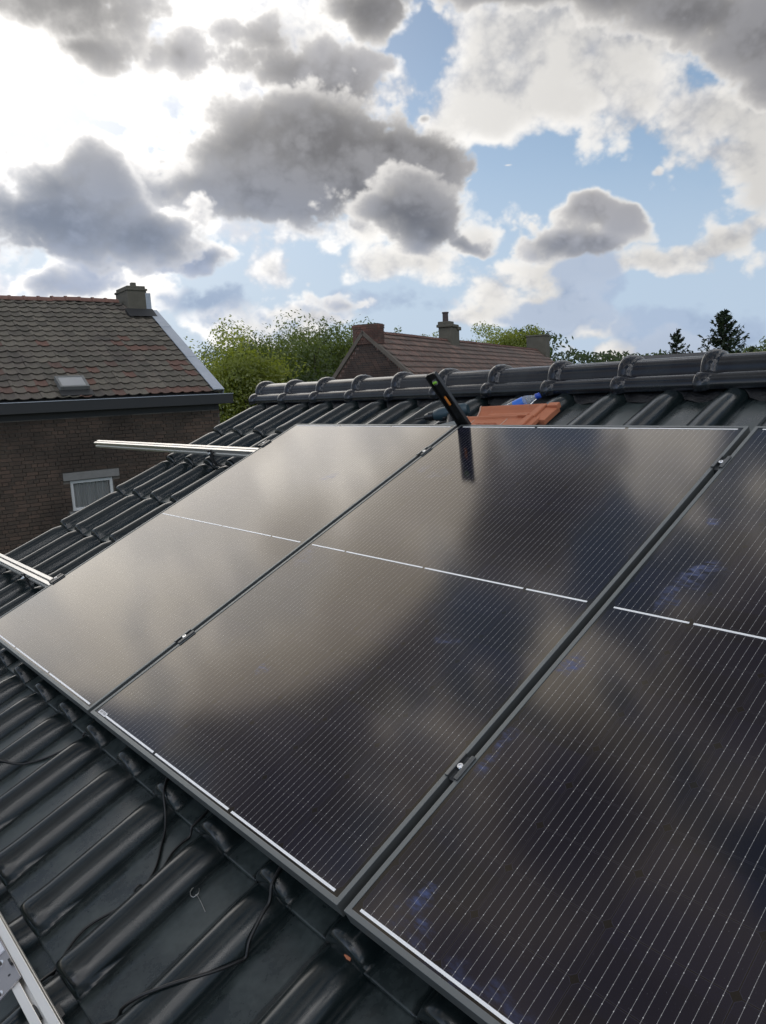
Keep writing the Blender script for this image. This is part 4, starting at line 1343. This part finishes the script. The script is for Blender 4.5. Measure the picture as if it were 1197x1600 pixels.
def tree(name, label, cat, base, height, crown_r, crown_low, m_leaf, n_leaf, leaf, seed, spread=1.0, clumps=26, squash=1.0, group=None):
    """trunk with forking limbs and a crown of leaf clumps round the limb ends"""
    r = random.Random(seed)
    t = thing(name, label, cat, Matrix.Translation(base), group)
    wood = MB()
    tips = []
    h0 = height * crown_low

    def limb(p, d, ln, rad, lev):
        path, radii = [p.copy()], [rad]
        segs = 5
        for i in range(segs):
            d = (d + Vector((r.uniform(-.22, .22), r.uniform(-.22, .22), r.uniform(-.05, .16)))).normalized()
            p = p + d * ln / segs
            path.append(p.copy())
            radii.append(rad * (1 - 0.55 * (i + 1) / segs))
            if lev < 2 and i >= 1 and r.random() < 0.75:
                s_ = Vector((r.uniform(-1, 1), r.uniform(-1, 1), r.uniform(-.1, .8))).normalized()
                limb(p.copy(), (d * 0.5 + s_ * 0.9).normalized(), ln * r.uniform(.4, .62), rad * 0.5, lev + 1)
            if lev >= 1 and i >= 2:
                tips.append(p.copy())
        tips.append(p.copy())
        wood.tube(path, rad, 6 if lev else 8, True, radii)
    trunk_r = height * 0.018
    wood.tube([Vector((0, 0, -0.2)), Vector((0.02, 0.0, h0 * 0.5)), Vector((0.05, 0.04, h0))], trunk_r, 9, True, [trunk_r * 1.3, trunk_r * 1.05, trunk_r])
    for k in range(6):
        a = 2 * PI * k / 6 + r.uniform(-.4, .4)
        limb(Vector((0.05, 0.04, h0 * r.uniform(0.85, 1.0))), Vector((math.cos(a) * spread * 0.75, math.sin(a) * spread * 0.75, r.uniform(0.7, 1.3))).normalized(), (height - h0) * r.uniform(.55, .8), trunk_r * 0.55, 0)
    wood.build('trunk', M_BARK, t, 60)
    # clump centres: limb ends pulled into the crown's outline
    cz = (height + h0) / 2 + 0.06 * height
    hz = (height - h0) / 2 + 0.04 * height
    cl = []
    for _ in range(clumps):
        th, u = r.uniform(0, 2 * PI), r.uniform(-0.75, 1)
        rr = r.uniform(0.55, 0.95)
        w_ = math.sqrt(max(0, 1 - u * u))
        cl.append(Vector((math.cos(th) * crown_r * w_ * rr, math.sin(th) * crown_r * w_ * rr * squash, cz + u * hz * rr)))
    cl += [Vector((p.x, p.y, p.z)) for p in tips if r.random() < 0.5]
    mb = MB()
    per = max(1, n_leaf // len(cl))
    for c in cl:
        cr = crown_r * r.uniform(0.22, 0.36)
        dens = r.uniform(0.7, 1.3)
        for _ in range(int(per * dens)):
            v = Vector((r.gauss(0, 1), r.gauss(0, 1), r.gauss(0, 0.75)))
            v = v.normalized() * cr * (r.random() ** 0.30)
            nrm = (v.normalized() + Vector((r.uniform(-1, 1), r.uniform(-1, 1), r.uniform(-.3, 1.3)))).normalized()
            leaf_quad(mb, c + v, nrm, leaf * r.uniform(0.7, 1.35), r)
    o = mb.build('crown', m_leaf, t)
    return t


def at_px(azd, dist):
    return Vector((math.sin(RAD(azd)) * dist, math.cos(RAD(azd)) * dist, 0))


G = 'broadleaf trees behind the houses'
tree('broadleaf_tree', 'airy yellow-green tree with forked bare limbs beside the brick house gable', 'tree', at_px(-11.0, 36), 8.10, 3.1, 0.30, M_LEAF_Y, 41616, 0.164, 1, 1.15, 34, group=G)
tree('broadleaf_tree', 'low yellow-green tree directly behind the white gable flashing', 'tree', at_px(-14.2, 40), 6.40, 2.6, 0.30, M_LEAF_Y, 27744, 0.164, 12, 1.1, 26, group=G)
tree('broadleaf_tree', 'tall dense green tree left of the red brick chimney', 'tree', at_px(-5.2, 43), 9.1, 3.9, 0.22, M_LEAF_G, 55488, 0.180, 2, 0.9, 44, group=G)
tree('broadleaf_tree', 'dark green tree rising just behind the red brick chimney', 'tree', at_px(-1.9, 50), 8.45, 4.2, 0.22, M_LEAF_G, 50864, 0.197, 3, 0.9, 44, group=G)
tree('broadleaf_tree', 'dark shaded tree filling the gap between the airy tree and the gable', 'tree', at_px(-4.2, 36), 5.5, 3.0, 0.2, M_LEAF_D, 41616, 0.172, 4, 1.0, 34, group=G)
tree('broadleaf_tree', 'broad green tree behind the airy yellow-green one', 'tree', at_px(-8.1, 52), 8.8, 4.3, 0.2, M_LEAF_G, 41616, 0.205, 5, 1.0, 38, group=G)
tree('sapling', 'thin sapling top poking above the red tiled roof', 'sapling', at_px(1.7, 62), 10.00, 1.5, 0.5, M_LEAF_G, 6936, 0.189, 6, 0.8, 10, group='treetops above the red roof')
tree('sapling', 'pale sapling top left of the crumbling chimney', 'sapling', at_px(3.9, 62), 10.00, 1.4, 0.5, M_LEAF_Y, 6011, 0.189, 7, 0.8, 9, group='treetops above the red roof')
tree('broadleaf_tree', 'round bush-like treetop right of the crumbling chimney', 'tree', at_px(8.9, 75), 10.60, 3.3, 0.4, M_LEAF_Y, 27744, 0.230, 8, 0.9, 26, group='treetops above the red roof')
tree('broadleaf_tree', 'small dark treetop at the right picture edge beyond the ridge', 'tree', at_px(26.6, 70), 6.6, 2.2, 0.3, M_LEAF_G, 16184, 0.230, 9, 0.9, 22, group=G)
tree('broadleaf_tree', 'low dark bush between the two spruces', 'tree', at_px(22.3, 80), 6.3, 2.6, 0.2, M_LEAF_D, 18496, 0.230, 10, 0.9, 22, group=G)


def conifer(label, base, height, rad, seed, sparse):
    r = random.Random(seed)
    t = thing('spruce_tree', label, 'conifer', Matrix.Translation(base), 'spruces beyond the ridge')
    wood = MB()
    wood.tube([Vector((0, 0, -0.2)), Vector((0, 0, height * 0.5)), Vector((0, 0, height))], 0.2, 8, True, [height * 0.02, height * 0.012, 0.02])
    mb = MB()
    z = height * 0.12
    while z < height * 0.985:
        f = 1 - z / height
        for k in range(r.randint(3, 5)):
            a = r.uniform(0, 2 * PI)
            ln = rad * (f ** 0.85) * r.uniform(0.6, 1.15) + 0.1
            rise = r.uniform(-0.05, 0.35)
            path = []
            for i in range(6):
                q = i / 5
                path.append(Vector((math.cos(a) * ln * q, math.sin(a) * ln * q, z + ln * (rise * q + 0.25 * q * q - 0.28 * math.sin(q * PI) * 0.5))))
            wood.tube(path, 0.03, 4, True, [0.035 * (1 - 0.8 * i / 5) + 0.006 for i in range(6)])
            for i in range(int((16 + ln * 26) * (0.40 if sparse else 0.6))):
                q = r.uniform(0.12, 1.02)
                j = min(4, int(q * 5))
                p = path[j].lerp(path[j + 1], min(1, q * 5 - j))
                side = Vector((-math.sin(a), math.cos(a), 0)) * r.uniform(-1, 1) * ln * 0.20 * (1.1 - q * 0.7)
                nrm = Vector((r.uniform(-.6, .6), r.uniform(-.6, .6), r.uniform(0.2, 1)))
                leaf_quad(mb, p + side + Vector((0, 0, r.uniform(-.16, .02))), nrm, r.uniform(0.22, 0.42), r)
        z += height * (0.022 if not sparse else 0.030) * (0.6 + 0.7 * f)
    wood.build('trunk', M_BARK, t)
    mb.build('needles', M_NEEDLE, t)


conifer('taller dense dark spruce beyond the ridge near the right picture edge', at_px(24.5, 62), 10.3, 4.9, 31, False)
conifer('smaller sparse spruce left of the taller dense one', at_px(21.5, 70), 9.6, 3.6, 32, True)
# low dark roof between the spruces
M_SLATE, _, _ = material('dark_slate', (0.035, 0.036, 0.04), 0.6)
shed = thing('distant_house', 'distant house with a low dark roof showing between the spruces', 'house', Matrix.Translation(at_px(21.8, 58)) @ Matrix.Rotation(RAD(-32), 4, 'Z'))
mb = MB(); mb.prism([(-3, 6.05), (0.5, 7.15), (3, 5.4), (3, 5.2), (0.5, 6.95), (-3, 5.85)], (-3.0, 0, 0), (1, 0, 0), (0, 1, 0), (0, 0, 1), 6.0); mb.build('roof', M_SLATE, shed)
mb = MB(); mb.box((0, 0, 2.6), (5.4, 5.4, 5.2)); mb.build('wall', M_WALL, shed)

# far-off wood along the horizon: one mass
r = random.Random(77)
mb = MB()
for k in range(230):
    a = r.uniform(-34, 36)
    d = r.uniform(150, 190)
    hgt = (9.8 + 3.2 * math.exp(-((a - 11.5) / 3.2) ** 2) * 1.9 + r.uniform(-1.0, 1.2) + (1.5 if a < -14 else 0)) * d / 165
    c = at_px(a, d)
    for _ in range(170):
        v = Vector((r.gauss(0, 1.5), r.gauss(0, 1.5), 0))
        leaf_quad(mb, c + v + Vector((0, 0, hgt * r.random() ** 0.5 - 0.15 * v.length)), Vector((r.uniform(-1, 1), r.uniform(-1.5, 0.3), r.uniform(-.2, 1))), r.uniform(0.7, 1.4), r)
tag(mb.build('distant_wood', M_LEAF_D), kind='stuff')
# the garden side below the gable: hedge and fence seen through the gap
tree('garden_bush', 'sunlit yellow bush low down past the brick house corner', 'bush', at_px(-12.2, 30), 4.6, 1.7, 0.1, M_LEAF_Y, 16184, 0.139, 15, 1.0, 22)


# ================================================================== spirit level standing in the gap at the top edge
M_LEVEL, nb, b = material('black_powder_coat', (0.010, 0.010, 0.010), 0.35)
M_VIALG, _, _ = material('green_vial', (0.35, 0.75, 0.06), 0.15)
M_VIALO, _, _ = material('orange_vial', (0.75, 0.24, 0.04), 0.25)
M_EDGE, _, _ = material('milled_edge', (0.55, 0.55, 0.54), 0.3, 1.0)
lv = thing('spirit_level', 'short black spirit level with green and orange vials standing in the panel gap', 'spirit level', at_roof(0.006, 1.738, -0.02) @ Matrix.Rotation(RAD(12), 4, 'X') @ Matrix.Rotation(RAD(-7), 4, 'Y') @ Matrix.Rotation(RAD(16), 4, 'Z'))
H, WD, TH = 0.270, 0.050, 0.022
mb = MB()
mb.box((-WD / 2 + 0.004, 0, H / 2), (0.006, TH, H)); mb.box((WD / 2 - 0.004, 0, H / 2), (0.006, TH, H))
mb.box((0, 0.004, H / 2), (WD - 0.014, 0.010, H))
mb.build('body', M_LEVEL, lv, None, 0.0012, 2)
mb = MB(); mb.box((WD / 2 - 0.0002, 0, H / 2), (0.0016, TH - 0.004, H - 0.004)); mb.build('measuring_face', M_BLACKPLASTIC, lv)
for z_, ang, m_, nm in ((0.232, 0, M_VIALG, 'plumb_vial'), (0.142, 90, M_VIALO, 'level_vial')):
    mb = MB()
    if nm == 'plumb_vial':
        mb.lathe([(0, 0.0125), (0.005, 0.0125), (0.0055, 0.009), (0.0035, 0.0085)], (0, -0.001, z_), (0, -1, 0), 20)
        h_ = mb.build('vial_ring', M_BOLT, lv, 40)
        mb = MB(); mb.tube([(-0.009, -0.005, z_ - 0.002), (0.0, -0.0055, z_), (0.009, -0.005, z_ - 0.002)], 0.0048, 10); mb.build('vial', m_, h_, 60)
    else:
        mb = MB(); mb.box((0, -0.003, z_), (0.018, 0.008, 0.050)); h_ = mb.build('vial_block', M_LEVEL, lv, None, 0.001)
        mb = MB(); mb.tube([(0.003, -0.0075, z_ - 0.021), (0.004, -0.0085, z_), (0.003, -0.0075, z_ + 0.021)], 0.0052, 10); mb.build('vial', m_, h_, 60)
mb = MB(); mb.box((0, -0.0015, 0.06), (0.026, 0.001, 0.03)); mb.build('sticker', M_BLACKPLASTIC, lv)

# ================================================================== cordless drill lying behind the panel
M_DRILL, nb, b = material('petrol_plastic', (0.028, 0.055, 0.070), 0.42)
dr = thing('cordless_drill', 'petrol blue cordless drill lying behind the panels, its black chuck pointing left', 'drill', at_roof(-0.355, 1.965, roof_n(-0.355, 1.965) + 0.045) @ Matrix.Rotation(RAD(22), 4, 'Z'))
mb = MB()
mb.lathe([(-0.035, 0.020), (-0.03, 0.026), (0.0, 0.031), (0.03, 0.033), (0.10, 0.032), (0.125, 0.029), (0.135, 0.020)], (0, 0, 0), (1, 0, 0), 20)
mb.build('motor_housing', M_DRILL, dr, 45)
mb = MB()
mb.lathe([(-0.085, 0.009), (-0.082, 0.014), (-0.062, 0.020), (-0.060, 0.0215), (-0.036, 0.0215)], (0, 0, 0), (1, 0, 0), 16)
mb.build('chuck', M_BLACKPLASTIC, dr, 30)
mb = MB(); mb.tube([(-0.135, 0, 0), (-0.11, 0, 0), (-0.085, 0, 0)], 0.005, 8); mb.build('drill_bit', M_HOOK, dr, 60)
mb = MB()
mb.tube([(0.055, -0.01, -0.005), (0.062, -0.06, -0.014), (0.075, -0.115, -0.022)], 0.021, 10, True, [0.023, 0.019, 0.021])
mb.build('handle', M_BLACKPLASTIC, dr, 60)
mb = MB(); mb.box((0.072, -0.145, -0.026), (0.11, 0.05, 0.062), (0, 0, 0.12)); mb.build('battery', M_DRILL, dr, None, 0.006, 2)
mb = MB(); mb.box((0.028, -0.034, -0.008), (0.018, 0.020, 0.014)); mb.build('trigger', M_BLACKPLASTIC, dr, None, 0.003)

# ================================================================== loose clay tile lying on its face
M_TERRA, nb, b = material('terracotta', (0.42, 0.17, 0.10), 0.75)
p = objco(nb)
c = nb.mix(nb.noise(p, 9, 5, 0.6), (0.40, 0.125, 0.055), (0.52, 0.19, 0.095))
c = nb.mix(nb.ramp(nb.noise(p, 60, 3, 0.6), 0.6, 0.8, 0, 0.35), c, (0.5, 0.33, 0.25))
nb.put(b.inputs['Base Color'], c)
bump(nb, b, nb.noise(p, 180, 3, 0.6), 0.3, 0.001)
M_TERRA_PALE, _, _ = material('terracotta_pale_edge', (0.55, 0.42, 0.33), 0.8)
ct_ = thing('clay_roof_tile', 'loose terracotta roof tile lying upside down behind the middle panel', 'roof tile', at_roof(-0.155, 1.770, -0.084) @ Matrix.Rotation(RAD(3), 4, 'Z'))
prof = [(0.0, 0.0), (0.02, 0.002), (0.145, 0.004), (0.152, 0.012), (0.160, 0.012), (0.166, 0.003), (0.180, -0.014), (0.200, -0.022), (0.222, -0.020), (0.240, -0.012), (0.252, -0.003), (0.258, 0.005), (0.266, 0.007)]
LEN = 0.37
und = [(a, b_ - 0.014) for a, b_ in prof]
mb = MB()
xs_ = [0.0, 0.004, 0.2, LEN - 0.05]
top = [[(x, a, b_ + (0.004 if x < 0.003 else 0.0)) for a, b_ in prof] for x in xs_]
mb.grid(top, flip=True)
mb.grid([[(x, a, b_) for a, b_ in und] for x in xs_])
for k in (0, -1):
    A = [(xs_[k], a, b_) for a, b_ in prof]; B = [(xs_[k], a, b_) for a, b_ in und]
    mb.grid([A, B], flip=(k == -1))
for e in (0, -1):
    mb.grid([[(x, prof[e][0], prof[e][1]) for x in xs_], [(x, und[e][0], und[e][1]) for x in xs_]], flip=(e == -1))
mb.build('tile_body', M_TERRA, ct_, 40)
# interlocking head: ribs and shoulders at the right end
mb = MB()
mb.box((LEN - 0.035, 0.075, 0.004), (0.030, 0.15, 0.022)); mb.box((LEN - 0.005, 0.075, -0.004), (0.028, 0.15, 0.018))
mb.box((LEN - 0.035, 0.205, -0.004), (0.034, 0.11, 0.030)); mb.box((LEN + 0.008, 0.20, -0.014), (0.05, 0.125, 0.026), (0.0, 0.12, 0.0))
mb.box((LEN - 0.072, 0.155, 0.010), (0.05, 0.018, 0.014)); mb.box((LEN - 0.090, 0.178, 0.000), (0.06, 0.012, 0.012), (0, 0, 0.15))
mb.box((LEN + 0.012, 0.255, -0.002), (0.05, 0.03, 0.024))
mb.build('interlocking_head', M_TERRA, ct_, None, 0.003, 2)
mb = MB(); mb.box((0.18, 0.213, -0.014), (0.22, 0.020, 0.012)); mb.build('trough_rib', M_TERRA, ct_, None, 0.003, 2)
mb = MB(); mb.grid([[(-0.0012, a, b_ + 0.002) for a, b_ in prof], [(-0.0012, a, b_ - 0.0135) for a, b_ in prof], ]); mb.grid([[(-0.0012, a, b_ + 0.003) for a, b_ in prof], [(0.006, a, b_ + 0.0035) for a, b_ in prof]], flip=True)
mb.build('pale_rim', M_TERRA_PALE, ct_)
mb = MB()
for x in (0.052, 0.225):
    mb.box((x, 0.075, 0.0042), (0.0025, 0.135, 0.002))
mb.build('seam', M_TERRA_PALE, ct_)
# embossed maker's lettering: too worn to read, two lines of raised strokes
r = random.Random(5)
mb = MB()
for ln_, (y_, x0, x1, hh_) in enumerate(((0.095, 0.085, 0.205, 0.020), (0.060, 0.085, 0.175, 0.017))):
    x = x0
    while x < x1:
        w = r.uniform(0.006, 0.011)
        kind = r.randint(0, 3)
        z_ = 0.0052
        if kind in (0, 1, 3):
            mb.box((x, y_, z_), (0.002, hh_, 0.003), (0, 0, r.uniform(-.15, .05)))
        if kind in (0, 2):
            mb.box((x + w * .45, y_ + hh_ * 0.45, z_), (w * 0.8, 0.002, 0.003))
        if kind in (1, 2, 3):
            mb.box((x + w * .45, y_ - (hh_ * 0.45 if kind == 2 else 0), z_), (w * 0.8, 0.002, 0.003))
        if kind in (2, 3):
            mb.box((x + w * .85, y_, z_), (0.002, hh_, 0.003), (0, 0, r.uniform(-.1, .1)))
        x += w + 0.0045
mb.build('embossed_lettering', M_TERRA, ct_, None)

# ================================================================== water bottle
M_PET = bpy.data.materials.new('clear_bottle_plastic'); M_PET.use_nodes = True
b = M_PET.node_tree.nodes['Principled BSDF']
b.inputs['Base Color'].default_value = (0.86, 0.90, 0.93, 1); b.inputs['Roughness'].default_value = 0.12
b.inputs['Transmission Weight'].default_value = 0.75; b.inputs['IOR'].default_value = 1.3
M_BLUE, _, _ = material('blue_label', (0.03, 0.16, 0.62), 0.35)
M_CAP, _, _ = material('blue_cap', (0.02, 0.07, 0.42), 0.35)
bt_ = thing('water_bottle', 'plastic water bottle with blue label and blue cap lying behind the terracotta tile', 'bottle', at_roof(-0.098, 2.060, -0.128) @ Matrix.Rotation(RAD(30), 4, 'Z') @ Matrix.Rotation(RAD(-12), 4, 'Y') @ Matrix.Scale(0.82, 4))
mb = MB()
mb.lathe([(0.0, 0.022), (0.006, 0.030), (0.02, 0.033), (0.05, 0.033), (0.054, 0.0315), (0.06, 0.033), (0.15, 0.033), (0.165, 0.031), (0.185, 0.024), (0.205, 0.0150), (0.213, 0.0135), (0.222, 0.0135)], (0, 0, 0), (1, 0, 0), 24)
mb.build('bottle_body', M_PET, bt_, 40)
mb = MB(); mb.lathe([(0.092, 0.0332), (0.0925, 0.0337), (0.150, 0.0337), (0.1505, 0.0332)], (0, 0, 0), (1, 0, 0), 24); mb.build('label_band', M_BLUE, bt_, 40)
mb = MB()
mb.lathe([(0.216, 0.0165), (0.219, 0.0175), (0.222, 0.0165)], (0, 0, 0), (1, 0, 0), 20)
mb.lathe([(0.2225, 0.0155), (0.224, 0.0160), (0.238, 0.0155), (0.240, 0.0140)], (0, 0, 0), (1, 0, 0), 20); mb.build('cap', M_CAP, bt_, 40)

# ================================================================== cables on the tiles


def drape(pts, rad, lift=0.0, n=14):
    """smooth path through (u, v) points laid on the tiles"""
    P_ = [Vector(p) for p in pts]
    out = []
    for i in range(len(P_) - 1):
        p0, p1, p2, p3 = P_[max(i - 1, 0)], P_[i], P_[i + 1], P_[min(i + 2, len(P_) - 1)]
        for k in range(n):
            t = k / n
            out.append(0.5 * ((2 * p1) + (-p0 + p2) * t + (2 * p0 - 5 * p1 + 4 * p2 - p3) * t * t + (-p0 + 3 * p1 - 3 * p2 + p3) * t ** 3))
    out.append(P_[-1])
    z = [max(roof_n(q.x + a, q.y + b_) for a in (-.006, 0, .006) for b_ in (-.006, 0, .006)) + rad + (q.z if len(q) > 2 else 0) + lift for q in out]
    # a stiff cable spans the hollows
    for _ in range(30):
        z = [z[0]] + [max(z[i], 0.5 * (z[i - 1] + z[i + 1]) - 0.0008) for i in range(1, len(z) - 1)] + [z[-1]]
    return [Vector((q.x, q.y, zz)) for q, zz in zip(out, z)]


def cable(paths, rad, label):
    mb = MB()
    for pts in paths:
        mb.tube(drape(pts, rad), rad, 8)
    o = mb.build('solar_cable', M_RUBBER, None, 70)
    o.matrix_world = ROOF.copy()
    tag(o, label, 'cable', 'black cables on the tiles')


cable([[(-0.422, -0.316), (-0.359, -0.249), (-0.259, -0.149), (-0.209, -0.058), (-0.202, -0.009), (-0.204, 0.073), (-0.21, 0.15)]], 0.0032, 'single black cable across the tiles near the left picture edge')
cable([[(0.25, 0.17), (0.309, 0.078), (0.344, 0.023), (0.451, -0.085), (0.522, -0.15), (0.539, -0.225), (0.506, -0.318), (0.534, -0.39), (0.549, -0.417), (0.575, -0.46)],
       [(0.46, 0.12), (0.500, 0.03), (0.508, -0.03), (0.511, -0.085), (0.534, -0.133), (0.546, -0.188), (0.541, -0.238), (0.545, -0.29), (0.536, -0.347), (0.543, -0.400), (0.575, -0.455)]], 0.0031, 'pair of black cables running together over the middle tiles, below the middle panel')
cable([[(0.855, 0.15), (0.859, 0.06), (0.861, 0.025), (0.881, -0.045), (0.895, -0.107), (0.902, -0.141), (0.889, -0.2), (0.853, -0.266), (0.792, -0.346), (0.749, -0.398), (0.700, -0.46)]], 0.0034, 'black cable curving down to the bottom picture edge under the darkest panel')

# ================================================================== small wire key on a tile
M_WIRE, _, _ = material('bare_wire', (0.62, 0.60, 0.56), 0.3, 1.0)
key = thing('wire_pin', 'small bare wire pin with an open loop lying on a tile pan', 'wire pin', at_roof(0.664, -0.118, roof_n(0.664, -0.118) + 0.003) @ Matrix.Rotation(RAD(0), 4, 'Z'))
mb = MB()
loop = [(-0.0139, 0.0076), (-0.0132, 0.0020), (-0.0108, -0.0045), (-0.0040, -0.0088), (0.0022, -0.0092), (0.0075, -0.0072), (0.0111, -0.0014), (0.0117, 0.0041), (0.0075, 0.0092), (0.0015, 0.0120)]
mb.tube([(x, y, 0.001 * math.sin(i)) for i, (x, y) in enumerate(loop)], 0.0009, 8)
mb.build('loop', M_WIRE, key, 70)
mb = MB(); mb.tube([(0.0105, -0.0008, 0.0008), (0.021, -0.0012, 0.003), (0.0393, -0.0043, 0.003), (0.0671, -0.0114, 0.0)], 0.0007, 8); mb.build('stem', M_WIRE, key, 70)
mb = MB(); mb.box((0.0108, -0.0010, 0.0006), (0.004, 0.003, 0.0022)); mb.build('knot', M_WIRE, key, None, 0.0006)
# chip of terracotta caught under the panel edge
r = random.Random(2)
bm = bmesh.new(); bmesh.ops.create_icosphere(bm, subdivisions=1, radius=0.008)
for v in bm.verts:
    v.co = Vector((v.co.x * 1.3, v.co.y * 0.7, v.co.z * 0.5)) * r.uniform(0.75, 1.2)
me = bpy.data.meshes.new('clay_chip'); bm.to_mesh(me); bm.free(); me.materials.append(M_TERRA)
o = link(bpy.data.objects.new('clay_chip', me))
o.matrix_world = at_roof(1.110, -0.023, roof_n(1.110, -0.023) + 0.004)
tag(o, 'small orange clay chip on the tiles by the gap between the two right panels', 'clay chip')

# ================================================================== steel connector bolted on the lowest rail
M_PLATE, nb, b = material('grey_steel_plate', (0.34, 0.33, 0.34), 0.45, 0.8)
nb.put(b.inputs['Roughness'], nb.m('MULTIPLY_ADD', nb.noise(objco(nb), 60, 4, 0.6), 0.3, 0.3))
br = thing('rail_connector', 'grey steel connector plate with washers bolted to the rail in the lower left corner', 'bracket', at_roof(0.50, -0.445, -0.0443))
mb = MB()
mb.prism([(-0.20, 0.0035), (0.122, 0.0035), (0.134, -0.052), (-0.20, -0.052)], (0, 0, 0), (0, 0, 1), (1, 0, 0), (0, 1, 0), 0.004)
mb.build('plate', M_PLATE, br, None, 0.0008, 2)
mb = MB(); mb.box((-0.05, -0.012, 0.0055), (0.150, 0.026, 0.003)); mb.build('paper_tag', material('white_tag', (0.62, 0.62, 0.66), 0.7)[0], br)
for nm, x, y in (('washer', 0.048, -0.017), ('washer', 0.120, -0.040), ('washer', -0.02, -0.036)):
    mb = MB(); mb.lathe([(0.0041, 0.0042), (0.0041, 0.0078), (0.0056, 0.0078), (0.0056, 0.0042)], (x, y, 0), (0, 0, 1), 20); w_ = mb.build(nm, M_BOLT, br, 30)
    mb = MB(); mb.lathe([(0.004, 0.0038), (0.0095, 0.0038), (0.0100, 0.0032)], (x, y, 0), (0, 0, 1), 6); mb.build('bolt', M_HOOK, w_, 30)
mb = MB(); mb.lathe([(0.0038, 0.0028), (0.0043, 0.0028)], (0.095, -0.012, 0), (0, 0, 1), 12); mb.build('drill_hole', M_BLACKPLASTIC, br)
mb = MB(); mb.box((0.070, 0.0005, 0.007), (0.016, 0.005, 0.008)); mb.build('clip', M_BLACKPLASTIC, br, None, 0.001)
rail(-0.445, -0.9, 1.5, 'lowest aluminium rail with a steel connector in the lower left picture corner', -0.0443)
roof_hook(0.72, -0.425, 'dark roof hook under the lowest rail near the bottom picture edge', -0.0843)
